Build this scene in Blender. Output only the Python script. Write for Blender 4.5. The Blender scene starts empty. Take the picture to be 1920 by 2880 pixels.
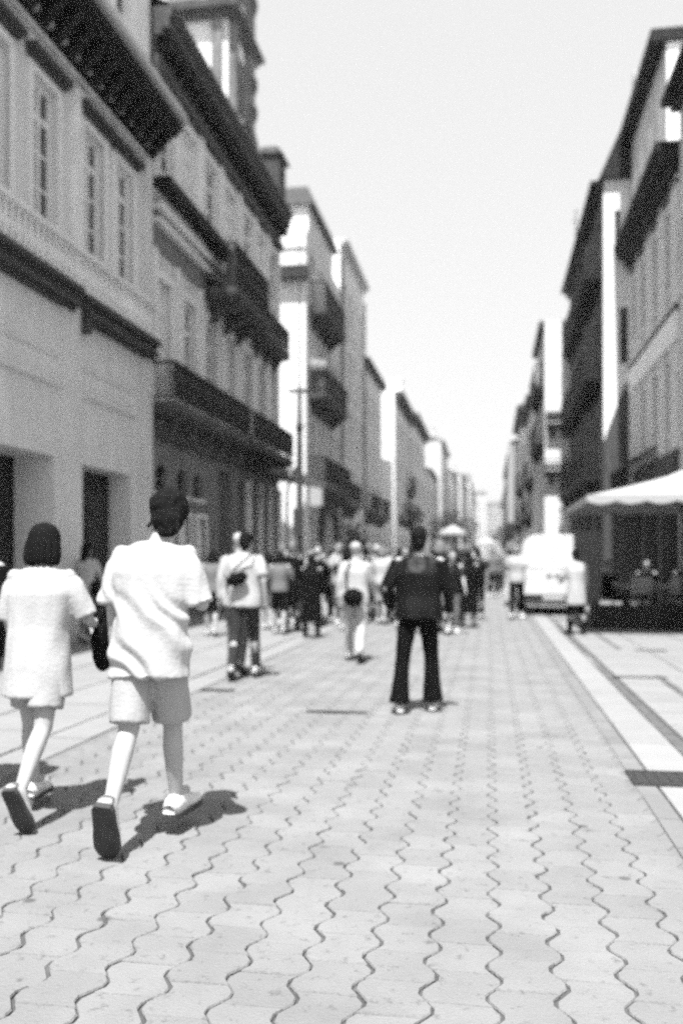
import bpy, bmesh, math, random
from mathutils import Vector, Matrix, noise
R = math.radians
random.seed(7)
scene = bpy.context.scene
COL = scene.collection

# ------------------------------------------------------------------ camera, sky, sun, exposure
cd = bpy.data.cameras.new('camera')
cam = bpy.data.objects.new('camera', cd); COL.objects.link(cam); scene.camera = cam
EYE = 1.40
YAW = math.atan(415 / 2500)
cam.location = (0, 0, EYE)
cam.rotation_euler = (R(90), 0, YAW)
cd.sensor_fit = 'VERTICAL'; cd.sensor_height = 36; cd.lens = 2500 / 2880 * 36
cd.shift_y = (1572 - 1440) / 2880
cd.clip_start = .05; cd.clip_end = 2500
cd.dof.use_dof = True; cd.dof.focus_distance = 2.8; cd.dof.aperture_fstop = 1.4
SUN_EL, SUN_AZ = 66, 3          # sun stands behind the camera, a little to its left
sd = Vector((math.sin(R(SUN_AZ)) * math.cos(R(SUN_EL)), math.cos(R(SUN_AZ)) * math.cos(R(SUN_EL)), -math.sin(R(SUN_EL))))
world = bpy.data.worlds.new('World'); scene.world = world; world.use_nodes = True
wn, wl = world.node_tree.nodes, world.node_tree.links
wn.clear()
sky = wn.new('ShaderNodeTexSky'); sky.sky_type = 'NISHITA'; sky.sun_disc = False
sky.sun_elevation = R(SUN_EL); sky.sun_rotation = math.atan2(-sd.x, -sd.y)
sky.dust_density = 4; sky.air_density = 1.2
bw = wn.new('ShaderNodeRGBToBW')                       # black and white film: the sky's brightness without its hue
pw = wn.new('ShaderNodeMath'); pw.operation = 'POWER'; pw.inputs[1].default_value = .22
mu = wn.new('ShaderNodeMath'); mu.operation = 'MULTIPLY'; mu.inputs[1].default_value = 3.4
bg = wn.new('ShaderNodeBackground'); bg.inputs[1].default_value = .10
wo = wn.new('ShaderNodeOutputWorld')
wl.new(sky.outputs[0], bw.inputs[0]); wl.new(bw.outputs[0], pw.inputs[0]); wl.new(pw.outputs[0], mu.inputs[0])
wl.new(mu.outputs[0], bg.inputs[0]); wl.new(bg.outputs[0], wo.inputs[0])
sl = bpy.data.lights.new('sun', 'SUN'); sl.energy = 5; sl.angle = R(.6); sl.color = (1, 1, 1)
so = bpy.data.objects.new('sun', sl); COL.objects.link(so); so.rotation_euler = sd.to_track_quat('-Z', 'Y').to_euler()
so.location = (0, -20, 60)
scene.view_settings.view_transform = 'Standard'; scene.view_settings.look = 'None'
scene.view_settings.exposure = 1.12; scene.view_settings.gamma = 1; scene.view_settings.use_curve_mapping = False
scene.render.film_transparent = False
scene.cycles.use_adaptive_sampling = True; scene.cycles.adaptive_threshold = .4; scene.cycles.adaptive_min_samples = 40
scene.cycles.use_denoising = False                     # the photograph is grainy film: leave the sampling grain in
scene.cycles.max_bounces = 6; scene.cycles.diffuse_bounces = 5; scene.cycles.glossy_bounces = 2
scene.cycles.transmission_bounces = 2; scene.cycles.volume_bounces = 1
scene.cycles.sample_clamp_indirect = 3; scene.cycles.filter_width = 2.2
scene.cycles.caustics_reflective = False; scene.cycles.caustics_refractive = False

def cast(dx, dy):
    k = 1920 / 1568; u = (dx * k - 960) / 2500; v = (1572 - dy * k) / 2500
    s, c = math.sin(YAW), math.cos(YAW)
    return Vector((-s + u * c, c + u * s, v))
def at_y(dx, dy, y):
    r = cast(dx, dy); t = y / r.y; return Vector((r.x * t, y, EYE + r.z * t))
def ground_at(dx, dy):
    r = cast(dx, dy); t = -EYE / r.z; return Vector((r.x * t, r.y * t, 0))

# ------------------------------------------------------------------ materials (all grey: a black and white photograph)
MATS = {}
def mat(name, v, rough=.85, var=.12, scale=3.0, bump=0.0, bscale=30.0, metal=0.0, streak=0.0, rnd=0.0, spec=.3, obj=False, spots=0.0):
    if name in MATS: return MATS[name]
    m = bpy.data.materials.new(name); m.use_nodes = True
    n, l = m.node_tree.nodes, m.node_tree.links
    p = n['Principled BSDF']
    p.inputs['Roughness'].default_value = rough; p.inputs['Metallic'].default_value = metal
    p.inputs['Specular IOR Level'].default_value = spec
    geo = n.new('ShaderNodeNewGeometry'); tc = n.new('ShaderNodeTexCoord')
    src = tc.outputs['Object'] if obj else geo.outputs['Position']
    t = n.new('ShaderNodeTexNoise'); t.inputs['Scale'].default_value = scale; t.inputs['Detail'].default_value = 7
    t.inputs['Roughness'].default_value = .62
    l.new(src, t.inputs['Vector'])
    val = n.new('ShaderNodeMath'); val.operation = 'MULTIPLY_ADD'
    l.new(t.outputs['Fac'], val.inputs[0]); val.inputs[1].default_value = 2 * var * 1.8; val.inputs[2].default_value = 1 - var * 1.8
    out = val.outputs[0]
    if streak:
        mp = n.new('ShaderNodeMapping'); mp.inputs['Scale'].default_value = (2.6, 2.6, .22)
        t2 = n.new('ShaderNodeTexNoise'); t2.inputs['Scale'].default_value = 1.6; t2.inputs['Detail'].default_value = 6
        l.new(src, mp.inputs[0]); l.new(mp.outputs[0], t2.inputs['Vector'])
        cr = n.new('ShaderNodeMapRange'); cr.inputs[1].default_value = .38; cr.inputs[2].default_value = .62
        cr.inputs[3].default_value = 1 - streak; cr.inputs[4].default_value = 1
        l.new(t2.outputs['Fac'], cr.inputs[0])
        mm = n.new('ShaderNodeMath'); mm.operation = 'MULTIPLY'; l.new(out, mm.inputs[0]); l.new(cr.outputs[0], mm.inputs[1]); out = mm.outputs[0]
    if spots:
        t3 = n.new('ShaderNodeTexNoise'); t3.inputs['Scale'].default_value = 17; t3.inputs['Detail'].default_value = 4; t3.inputs['Roughness'].default_value = .7
        l.new(src, t3.inputs['Vector'])
        c3 = n.new('ShaderNodeMapRange'); c3.inputs[1].default_value = .30; c3.inputs[2].default_value = .42; c3.inputs[3].default_value = 1 - spots; c3.inputs[4].default_value = 1
        l.new(t3.outputs['Fac'], c3.inputs[0])
        t4 = n.new('ShaderNodeTexVoronoi'); t4.inputs['Scale'].default_value = 2.3; l.new(src, t4.inputs['Vector'])
        c4 = n.new('ShaderNodeMapRange'); c4.inputs[1].default_value = .045; c4.inputs[2].default_value = .075; c4.inputs[3].default_value = 1 - spots * 1.3; c4.inputs[4].default_value = 1
        l.new(t4.outputs['Distance'], c4.inputs[0])
        for cc_ in (c3, c4):
            mm = n.new('ShaderNodeMath'); mm.operation = 'MULTIPLY'; l.new(out, mm.inputs[0]); l.new(cc_.outputs[0], mm.inputs[1]); out = mm.outputs[0]
    if rnd:
        oi = n.new('ShaderNodeObjectInfo'); at = n.new('ShaderNodeAttribute'); at.attribute_name = 'tone'
        ad = n.new('ShaderNodeMath'); ad.operation = 'ADD'; l.new(oi.outputs['Random'], ad.inputs[0]); l.new(at.outputs['Fac'], ad.inputs[1])
        fr = n.new('ShaderNodeMath'); fr.operation = 'FRACT'; l.new(ad.outputs[0], fr.inputs[0])
        m2 = n.new('ShaderNodeMath'); m2.operation = 'MULTIPLY_ADD'; l.new(fr.outputs[0], m2.inputs[0]); m2.inputs[1].default_value = 2 * rnd; m2.inputs[2].default_value = 1 - rnd
        mm = n.new('ShaderNodeMath'); mm.operation = 'MULTIPLY'; l.new(out, mm.inputs[0]); l.new(m2.outputs[0], mm.inputs[1]); out = mm.outputs[0]
    fin = n.new('ShaderNodeMath'); fin.operation = 'MULTIPLY'; fin.inputs[1].default_value = v; fin.use_clamp = True
    l.new(out, fin.inputs[0])
    cc = n.new('ShaderNodeCombineColor')
    for i in range(3): l.new(fin.outputs[0], cc.inputs[i])
    l.new(cc.outputs[0], p.inputs['Base Color'])
    if bump:
        tb = n.new('ShaderNodeTexNoise'); tb.inputs['Scale'].default_value = bscale; tb.inputs['Detail'].default_value = 5
        l.new(src, tb.inputs['Vector'])
        b = n.new('ShaderNodeBump'); b.inputs['Strength'].default_value = bump; b.inputs['Distance'].default_value = .01
        l.new(tb.outputs['Fac'], b.inputs['Height']); l.new(b.outputs[0], p.inputs['Normal'])
    MATS[name] = m
    return m
M_paver = mat('concrete_paver', .188, .9, .20, 1.7, .6, 90, rnd=.07, spots=.38)
M_joint = mat('joint_sand', .075, .95, .52, 7)
M_ground = mat('street_far', .2, .9, .1, .6)
M_slab = mat('pale_granite', .22, .8, .1, 3, .3, 60, rnd=.05)
M_kerb = mat('white_granite', .24, .8, .1, 3, .3, 60, rnd=.05)
M_slab2 = mat('grey_granite', .165, .85, .16, 3, .3, 60, rnd=.08)
M_iron = mat('dark_iron', .014, .6, .2, 8, .2, 60, spec=.4)
M_cover = mat('cast_iron_cover', .035, .6, .3, 12, .4, 80)
M_wallA = mat('grey_render', .66, .9, .08, 1.2, .3, 30, streak=.12)
M_wallA2 = mat('tiled_render', .82, .8, .22, 4, .3, 30, streak=.15)
M_white = mat('white_render', .78, .85, .05, 1.5, .2, 30, streak=.08)
M_light = mat('light_render', .80, .88, .1, 1.5, .3, 30, streak=.14)
M_mid = mat('mid_render', .62, .9, .14, 1.5, .4, 30, streak=.25)
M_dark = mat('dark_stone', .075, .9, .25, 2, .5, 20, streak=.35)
M_granite = mat('weathered_granite', .20, .9, .25, 3, .6, 25, streak=.35)
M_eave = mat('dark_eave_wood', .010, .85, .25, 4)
M_lead = mat('dark_ledge', .05, .8, .25, 3)
M_roof = mat('old_roof_tile', .10, .9, .3, 4, .5, 30)
M_frame = mat('white_paint', .72, .5, .04, 5)
M_glass = mat('window_glass', .03, .08, .2, .8, spec=.6)
M_glassd = mat('dark_shop_glass', .012, .15, .2, .8, spec=.3)
M_blind = mat('window_blind', .72, .35, .12, 4, spec=.5)
M_gutter = mat('zinc_gutter', .42, .6, .1, 4)
M_canvas = mat('white_canvas', .36, .8, .03, 3, .15, 20)
M_canvasw = mat('white_enamel', .86, .5, .03, 3)
M_canvasd = mat('dark_canvas', .03, .9, .15, 3)
M_metal = mat('grey_painted_metal', .04, .5, .15, 5)
M_van = mat('white_car_paint', .52, .25, .02, 3, spec=.6)
M_rubber = mat('black_rubber', .015, .9, .1, 10)
M_lens = mat('lamp_lens', .25, .2, .05, 10, spec=.6)
M_skin = mat('skin', .36, .55, .04, 14, .1, 90, obj=True)
M_hair = mat('black_hair', .006, .8, .3, 30, .8, 120, obj=True, spec=.12)
M_hairl = mat('grey_hair', .16, .7, .3, 30, .6, 100, obj=True)
M_cwhite = mat('white_cotton', .41, .9, .03, 6, .35, 45, obj=True)
M_cpale = mat('pale_cotton', .38, .9, .05, 6, .35, 45, obj=True)
M_cbeige = mat('beige_cotton', .33, .9, .06, 6, .4, 50, obj=True)
M_cgrey = mat('grey_cloth', .14, .9, .12, 8, .4, 50, obj=True)
M_cblack = mat('black_cloth', .004, .9, .2, 8, .5, 40, obj=True, spec=.1)
M_jacket = mat('black_jacket', .007, .5, .3, 9, .6, 22, obj=True, spec=.14)
M_denim = mat('dark_denim', .025, .9, .3, 9, .4, 50, obj=True)
M_shoe = mat('white_shoe', .60, .6, .05, 9, obj=True)
M_sole = mat('dark_sole', .045, .8, .4, 14, .4, 60, obj=True)
M_leaf = mat('dark_leaves', .07, .8, .3, 3)
M_bark = mat('bark', .08, .95, .3, 8, .6, 20)
M_wood = mat('light_wood', .3, .7, .1, 6)

# ------------------------------------------------------------------ object helpers
W = {}                                                     # world matrix of every object built
def empty(name, loc=(0, 0, 0), label=None, cat=None, group=None, kind=None, rz=0):
    o = bpy.data.objects.new(name, None); COL.objects.link(o)
    o.location = loc; o.rotation_euler = (0, 0, rz); o.empty_display_size = .2
    W[o.name] = Matrix.Translation(loc) @ Matrix.Rotation(rz, 4, 'Z')
    tag(o, label, cat, group, kind); return o
def tag(o, label=None, cat=None, group=None, kind=None):
    if label: o['label'] = label
    if cat: o['category'] = cat
    if group: o['group'] = group
    if kind: o['kind'] = kind
    return o
def link(name, me, m=None, parent=None, loc=(0, 0, 0), rz=0, kind=None, label=None):
    o = bpy.data.objects.new(name, me); COL.objects.link(o)
    if m and not me.materials: me.materials.append(m)
    w = Matrix.Translation(loc) @ Matrix.Rotation(rz, 4, 'Z')
    W[o.name] = w
    if parent:
        o.parent = parent; o.matrix_parent_inverse = W[parent.name].inverted()
    o.location = loc; o.rotation_euler = (0, 0, rz)
    if kind: o['kind'] = kind
    if label: o['label'] = label
    return o
def mesh(name, vs, fs, smooth=False):
    me = bpy.data.meshes.new(name); me.from_pydata([tuple(v) for v in vs], [], fs); me.update()
    if smooth:
        me.polygons.foreach_set('use_smooth', [True] * len(me.polygons))
    return me
class MB:
    def __init__(s): s.v = []; s.f = []
    def quad(s, a, b, c, d):
        i = len(s.v); s.v += [a, b, c, d]; s.f.append((i, i + 1, i + 2, i + 3))
    def hexa(s, p):                                         # p: 8 corners, bottom four then top four
        i = len(s.v); s.v += [tuple(q) for q in p]
        for f in ((3, 2, 1, 0), (4, 5, 6, 7), (0, 1, 5, 4), (1, 2, 6, 5), (2, 3, 7, 6), (3, 0, 4, 7)):
            s.f.append(tuple(i + k for k in f))
    def box(s, x0, x1, y0, y1, z0, z1):
        s.hexa([(x0, y0, z0), (x1, y0, z0), (x1, y1, z0), (x0, y1, z0), (x0, y0, z1), (x1, y0, z1), (x1, y1, z1), (x0, y1, z1)])
    def tube(s, pts, rs, n=10, squash=None, cap=True):
        pts = [Vector(p) for p in pts]; base = len(s.v)
        ref = None
        for k, p in enumerate(pts):
            d = (pts[min(k + 1, len(pts) - 1)] - pts[max(k - 1, 0)]).normalized()
            a = Vector((1, 0, 0)) - d * d.x
            if a.length < .2: a = Vector((0, 1, 0)) - d * d.y
            a.normalize(); b = d.cross(a)
            r = rs[k] if isinstance(rs, (list, tuple)) else rs
            ra, rb = r if isinstance(r, tuple) else (r, r)
            for j in range(n):
                t = 2 * math.pi * j / n
                s.v.append(tuple(p + a * (ra * math.cos(t)) + b * (rb * math.sin(t))))
        for k in range(len(pts) - 1):
            for j in range(n):
                j2 = (j + 1) % n
                s.f.append((base + k * n + j, base + k * n + j2, base + (k + 1) * n + j2, base + (k + 1) * n + j))
        if cap:
            s.f.append(tuple(base + j for j in reversed(range(n)))); s.f.append(tuple(base + (len(pts) - 1) * n + j for j in range(n)))
    def ell(s, c, r, rot=None, nu=14, nv=9):
        base = len(s.v); c = Vector(c)
        for i in range(nv + 1):
            ph = math.pi * i / nv
            for j in range(nu):
                th = 2 * math.pi * j / nu
                q = Vector((r[0] * math.sin(ph) * math.cos(th), r[1] * math.sin(ph) * math.sin(th), r[2] * math.cos(ph)))
                if rot: q = rot @ q
                s.v.append(tuple(c + q))
        for i in range(nv):
            for j in range(nu):
                j2 = (j + 1) % nu
                s.f.append((base + i * nu + j, base + (i + 1) * nu + j, base + (i + 1) * nu + j2, base + i * nu + j2))
    def rc(s, p0, p1, r0, r1, n=12):                        # round cone
        p0, p1 = Vector(p0), Vector(p1); d = (p1 - p0)
        L = d.length; d.normalize(); pts = []; rs = []
        for k in range(4):
            a = math.pi / 2 * (1 - k / 4); pts.append(p0 - d * r0 * math.sin(a)); rs.append(max(.001, r0 * math.cos(a)))
        for k in range(5):
            pts.append(p0 + d * L * k / 4); rs.append(r0 + (r1 - r0) * k / 4)
        for k in range(1, 5):
            a = math.pi / 2 * k / 4; pts.append(p1 + d * r1 * math.sin(a)); rs.append(max(.001, r1 * math.cos(a)))
        s.tube(pts, rs, n)
    def build(s, name, m, parent=None, kind=None, label=None, smooth=False, loc=(0, 0, 0), rz=0):
        return link(name, mesh(name, s.v, s.f, smooth), m, parent, loc, rz, kind, label)

# ------------------------------------------------------------------ facade frames: a runs along the wall, d out of it
class Frame:
    def __init__(s, side, P): s.side, s.P = side, P
    def pt(s, a, d, z):
        if s.side == 'L': return (s.P + d, a, z)
        if s.side == 'R': return (s.P - d, a, z)
        return (a, s.P - d, z)                              # 'F': faces the camera's end of the street
    @property
    def rz(s): return {'L': -math.pi / 2, 'R': math.pi / 2, 'F': math.pi}[s.side]
    def box(s, mb, a0, a1, d0, d1, z0, z1):
        p = [s.pt(a0, d0, z0), s.pt(a1, d0, z0), s.pt(a1, d1, z0), s.pt(a0, d1, z0), s.pt(a0, d0, z1), s.pt(a1, d0, z1), s.pt(a1, d1, z1), s.pt(a0, d1, z1)]
        mb.hexa(p)
def fbox(name, fr, a0, a1, d0, d1, z0, z1, m, parent, label=None, kind=None):
    mb = MB(); fr.box(mb, a0, a1, d0, d1, z0, z1); return mb.build(name, m, parent, kind, label)
def wall(name, fr, a0, a1, z0, z1, ops, m, parent, depth=.35):
    mb = MB()
    A = sorted({a0, a1, *[v for o in ops for v in o[:2]]}); Z = sorted({z0, z1, *[v for o in ops for v in o[2:4]]})
    for i in range(len(A) - 1):
        for j in range(len(Z) - 1):
            ca, cz = (A[i] + A[i + 1]) / 2, (Z[j] + Z[j + 1]) / 2
            if any(o[0] < ca < o[1] and o[2] < cz < o[3] for o in ops): continue
            mb.quad(fr.pt(A[i], 0, Z[j]), fr.pt(A[i + 1], 0, Z[j]), fr.pt(A[i + 1], 0, Z[j + 1]), fr.pt(A[i], 0, Z[j + 1]))
    for o in ops:
        dd = o[4] if len(o) > 4 else depth
        b0, b1, y0, y1 = o[:4]
        mb.quad(fr.pt(b0, 0, y0), fr.pt(b0, -dd, y0), fr.pt(b0, -dd, y1), fr.pt(b0, 0, y1))
        mb.quad(fr.pt(b1, 0, y0), fr.pt(b1, 0, y1), fr.pt(b1, -dd, y1), fr.pt(b1, -dd, y0))
        mb.quad(fr.pt(b0, 0, y1), fr.pt(b0, -dd, y1), fr.pt(b1, -dd, y1), fr.pt(b1, 0, y1))
        if y0 > .05: mb.quad(fr.pt(b0, 0, y0), fr.pt(b1, 0, y0), fr.pt(b1, -dd, y0), fr.pt(b0, -dd, y0))
    return mb.build(name, m, parent)
WM = {}
def window(parent, fr, a, z, w, h, cols=2, rows=3, fm=None, pm=None, rec=.14, sur=0.0, sill=True, name='window', fw=.06, hood=0, sm=None):
    """a is the middle, z the bottom; a frame with its pane, sill and surround as sub-parts"""
    fm = fm or M_frame; pm = pm or M_glass
    key = (round(w, 2), round(h, 2), cols, rows, fm.name, rec, fw)
    if key not in WM:
        mb = MB(); y0, y1 = -rec - .05, -rec + .02
        mb.box(-w / 2, w / 2, y0, y1, 0, fw); mb.box(-w / 2, w / 2, y0, y1, h - fw, h)
        mb.box(-w / 2, -w / 2 + fw, y0 + .002, y1 - .002, fw, h - fw); mb.box(w / 2 - fw, w / 2, y0 + .002, y1 - .002, fw, h - fw)
        for c in range(1, cols):
            x = -w / 2 + w * c / cols; b = .028 if c != cols / 2 else .045
            mb.box(x - b, x + b, y0 + .004, y1 - .004, fw, h - fw)
        for r in range(1, rows):
            zz = h * r / rows; b = .05 if (rows >= 3 and r == rows - 1) else .022
            mb.box(-w / 2 + fw, w / 2 - fw, y0 + .006, y1 - .006, zz - b, zz + b)
        me = mesh('window', mb.v, mb.f); me.materials.append(fm)
        pb = MB(); pb.box(-w / 2 + .01, w / 2 - .01, -rec - .04, -rec - .025, .01, h - .01)
        WM[key] = (me, pb)
    me, pb = WM[key]
    pk = key + (pm.name,)
    if pk not in WM:
        pme = mesh('pane', pb.v, pb.f); pme.materials.append(pm); WM[pk] = pme
    loc = fr.pt(a, 0, z)
    wo_ = link(name, me, None, parent, loc, fr.rz)
    link('pane', WM[pk], None, wo_, loc, fr.rz)
    if sill:
        k = ('sill', round(w, 2))
        if k not in WM:
            b = MB(); b.box(-w / 2 - .08, w / 2 + .08, -rec + .02, .07, -.08, -.002); WM[k] = mesh('sill', b.v, b.f)
            WM[k].materials.append(sm or M_light)
        link('sill', WM[k], None, wo_, loc, fr.rz)
    if sur:
        k = ('sur', round(w, 2), round(h, 2), sur, hood)
        if k not in WM:
            b = MB(); b.box(-w / 2 - sur, -w / 2, -.02, .04, 0, h); b.box(w / 2, w / 2 + sur, -.02, .04, 0, h); b.box(-w / 2 - sur, w / 2 + sur, -.02, .042, h + .002, h + sur)
            WM[k] = mesh('surround', b.v, b.f); WM[k].materials.append(sm or M_light)
        link('surround', WM[k], None, wo_, loc, fr.rz)
    if hood:
        k = ('hood', round(w, 2), round(h, 2))
        if k not in WM:
            b = MB(); b.box(-w / 2 - sur - .1, w / 2 + sur + .1, -.02, .2, h + sur + .1, h + sur + .2)
            b.box(-w / 2 - sur - .05, w / 2 + sur + .05, -.02, .12, h + sur + .02, h + sur + .098)
            WM[k] = mesh('hood', b.v, b.f); WM[k].materials.append(M_lead)
        link('hood', WM[k], None, wo_, loc, fr.rz)
    return wo_
def balcony(parent, fr, a0, a1, z, proj=.6, hr=1.0, solid=False, m=None, slabm=None, th=.18, step=.13):
    m = m or M_iron; slabm = slabm or M_granite
    b = MB(); fr.box(b, a0, a1, .003, proj, z - th, z); fr.box(b, a0 + .03, a1 - .03, .003, proj - .06, z - th - .08, z - th - .002)
    s_ = b.build('balcony', slabm, parent)
    r = MB()
    fr.box(r, a0, a1, proj - .07, proj - .01, z + hr - .06, z + hr); fr.box(r, a0, a1, proj - .06, proj - .02, z + .08, z + .12)
    for e in (a0, a1 - .05): fr.box(r, e, e + .05, .005, proj - .08, z + hr - .06, z + hr); fr.box(r, e, e + .05, .005, proj - .08, z + .08, z + .12)
    n = max(2, int((a1 - a0) / step))
    for i in range(n + 1):
        x = a0 + .01 + (a1 - a0 - .03) * i / n
        fr.box(r, x, x + .022, proj - .052, proj - .028, z + .12, z + hr - .06)
        if i % 2 == 0: fr.box(r, x - .03, x + .05, proj - .058, proj - .024, z + .45, z + .62)
    for e in (a0 + .01, a1 - .03):
        for k in range(int(proj / step)): fr.box(r, e, e + .022, .08 + k * step, .1 + k * step, z + .12, z + hr - .06)
    if solid: fr.box(r, a0 + .03, a1 - .03, proj - .1, proj - .06, z + .06, z + hr - .1)
    r.build('railing', m, s_)
    bm_ = MB()
    n = max(2, int((a1 - a0) / 1.1))
    k = ('brk', proj, round(th, 2), fr.side)
    if k not in WM:
        q = MB(); p = proj - .1
        q.hexa([(-.09, 0, -.5), (.09, 0, -.5), (.09, .08, -.5), (-.09, .08, -.5), (-.09, 0, 0), (.09, 0, 0), (.09, p, 0), (-.09, p, 0)])
        WM[k] = mesh('bracket', q.v, q.f); WM[k].materials.append(slabm)
    for i in range(n):
        a = a0 + (a1 - a0) * (i + .5) / n
        link('bracket', WM[k], None, s_, fr.pt(a, .004, z - th - .082), fr.rz)
    return s_
def cornice(parent, fr, a0, a1, z, steps, m, name='cornice'):
    """steps: (out, bottom, top) relative to z"""
    b = MB()
    for i, (o, z0, z1) in enumerate(steps): fr.box(b, a0, a1, -.01 - .001 * i, o, z + z0, z + z1)
    return b.build(name, m, parent)
def body(parent, side, X, a0, a1, H, m, depth=9, front_ops=(), name='side_wall'):
    """end walls, back and flat top of a building; the street wall is built apart"""
    s = 1 if side == 'R' else -1
    b = MB(); x1 = X + s * depth
    b.quad((X, a1, 0), (x1, a1, 0), (x1, a1, H), (X, a1, H)); b.quad((x1, a0, 0), (x1, a1, 0), (x1, a1, H), (x1, a0, H))
    b.quad((X, a0, H), (x1, a0, H), (x1, a1, H), (X, a1, H))
    b.build('back_wall', m, parent)
    fr = Frame('F', a0); lo, hi = min(X, x1), max(X, x1)
    wall(name, fr, lo, hi, 0, H, front_ops, m, parent)
    return fr
def gable_roof(parent, side, X, a0, a1, z, over=.5, rise=2.2, depth=9, m=None):
    s = 1 if side == 'R' else -1
    m = m or M_roof; b = MB(); n = max(4, int((a1 - a0) / .22))
    for i in range(n):                                    # corrugated like rows of tiles
        y0 = a0 + (a1 - a0) * i / n; y1 = a0 + (a1 - a0) * (i + 1) / n; ym = (y0 + y1) / 2
        for (p, q, h0, h1) in ((y0, ym, 0, .07), (ym, y1, .07, 0)):
            b.quad((X - s * over, p, z + h0), (X - s * over, q, z + h1), (X + s * depth / 2, q, z + rise + h1), (X + s * depth / 2, p, z + rise + h0))
            b.quad((X + s * depth, p, z + h0), (X + s * depth, q, z + h1), (X + s * depth / 2, q, z + rise + h1), (X + s * depth / 2, p, z + rise + h0))
    for y in (a0, a1):
        i = len(b.v); b.v += [(X, y, z), (X + s * depth, y, z), (X + s * depth / 2, y, z + rise)]; b.f.append((i, i + 1, i + 2))
    b.hexa([(X - s * over, a0, z - .06), (X - s * over, a1, z - .06), (X, a1, z - .06), (X, a0, z - .06), (X - s * over, a0, z - .002), (X - s * over, a1, z - .002), (X, a1, z - .002), (X, a0, z - .002)])
    return b.build('roof', m, parent)
def chimney(parent, x, y, z, h=1.5, w=.5, m=None):
    b = MB(); b.box(x - w / 2, x + w / 2, y - w / 2, y + w / 2, z, z + h); b.box(x - w / 2 - .07, x + w / 2 + .07, y - w / 2 - .07, y + w / 2 + .07, z + h + .001, z + h + .12)
    return b.build('chimney', m or M_mid, parent)

# ------------------------------------------------------------------ ground
gb = MB(); gb.quad((-900, -60, -.055), (900, -60, -.055), (900, 1500, -.055), (-900, 1500, -.055))
tag(gb.build('ground', M_ground), kind='structure')
street = link('street', mesh('street', *(lambda b: (b.v, b.f))((lambda b: (b.quad((-2.93, -6, -.012), (.86, -6, -.012), (.86, 40, -.012), (-2.93, 40, -.012)), b)[1])(MB()))), M_joint, kind='structure')
PW, PP = .2137, .225
def zig(t): return .036 * (2 / math.pi) * math.asin(.965 * math.sin(2 * math.pi * t)) * 1.05
def paver(t0, gx=.0046, gy=.0012, N=6):
    L = []; Rr = []
    for i in range(N + 1):
        t = i / N; y = (t * PP); y = min(max(y, gy), PP - gy)
        L.append((zig(t0 + t) + gx, y)); Rr.append((PW + zig(t0 + t) - gx, y))
    out = L[::-1] + []                                      # clockwise ring: down the left, up the right
    ring = [*L[::-1], *Rr]
    ring = ring[::-1]
    n = len(ring); cx, cy = PW / 2 + 0, PP / 2
    vs = []
    for (x, y) in ring: vs.append(((x - cx) * .965 + (cx - PW / 2) , (y - cy) * .97, 0))
    for (x, y) in ring: vs.append((x - PW / 2, y - cy, -.006))
    for (x, y) in ring: vs.append((x - PW / 2, y - cy, -.03))
    fs = [tuple(range(n))]
    for r in (0, 1):
        for i in range(n): j = (i + 1) % n; fs.append((r * n + i, (r + 1) * n + i, (r + 1) * n + j, r * n + j))
    return vs, fs
P0 = [paver(0), paver(.5)]
cells = []
x0 = -2.975; ncol = 18
for c in range(ncol):
    ty = c % 2; off = .5 * PP * ty + ((c * 7) % 5) * .003
    for k in range(-20, 180):
        y = off + k * PP + PP / 2
        if y > 39.8: break
        cells.append((c, ty, x0 + PW * (c + .5), y))
def inframe(x, y):
    s, c = math.sin(YAW), math.cos(YAW); d = -s * x + c * y
    if d < 1: return False
    u = (c * x + s * y) / d; v = -EYE / d
    return abs(u) < .40 and v * 2500 > -(2880 - 1572) - 60
cells.sort(key=lambda q: (not inframe(q[2], q[3]), q[2] ** 2 + q[3] ** 2))
pme = []
for vs, fs in P0:
    me = mesh('paver', vs, fs); me.materials.append(M_paver); pme.append(me)
for c, ty, x, y in cells[:300]:
    o = bpy.data.objects.new('paver', pme[ty]); COL.objects.link(o); o.parent = street
    o.location = (x + random.gauss(0, .0012), y + random.gauss(0, .001), random.gauss(0, .0016)); o.rotation_euler = (random.gauss(0, .006), random.gauss(0, .006), random.gauss(0, .006))
vs, fs, tone = [], [], []
for c, ty, x, y in cells[300:]:
    V0, F0 = P0[ty]; b = len(vs); dz = random.gauss(0, .0016); tt = random.random(); tx = random.gauss(0, .006); ty_ = random.gauss(0, .006)
    vs += [(vx + x, vy + y, vz + dz + tx * vx + ty_ * vy) for vx, vy, vz in V0]; fs += [tuple(b + i for i in f) for f in F0]; tone += [tt] * len(V0)
me = mesh('paver_field', vs, fs); at_ = me.attributes.new('tone', 'FLOAT', 'POINT'); at_.data.foreach_set('value', tone)
link('paver_field', me, M_paver, street, kind='stuff')

def slab_row(name, root, x0, x1, y0, y1, ln, m, top=.004, th=.04, gap=.006, jit=.002, lane=0):
    key = ('slab', round(x1 - x0, 3), ln, m.name)
    if key not in WM:
        b = MB(); w = (x1 - x0) / 2 - gap / 2; l = ln / 2 - gap / 2
        b.hexa([(-w, -l, -th), (w, -l, -th), (w, l, -th), (-w, l, -th), (-w + .005, -l + .005, 0), (w - .005, -l + .005, 0), (w - .005, l - .005, 0), (-w + .005, l - .005, 0)])
        b.v[4:8] = b.v[4:8]
        WM[key] = mesh(name, b.v, b.f); WM[key].materials.append(m)
    y = y0 + ln / 2 + lane
    while y < y1:
        o = bpy.data.objects.new(name, WM[key]); COL.objects.link(o); o.parent = root
        o.location = ((x0 + x1) / 2, y, top + random.gauss(0, jit)); o.rotation_euler = (random.gauss(0, .002), random.gauss(0, .002), random.gauss(0, .002)); y += ln
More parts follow.
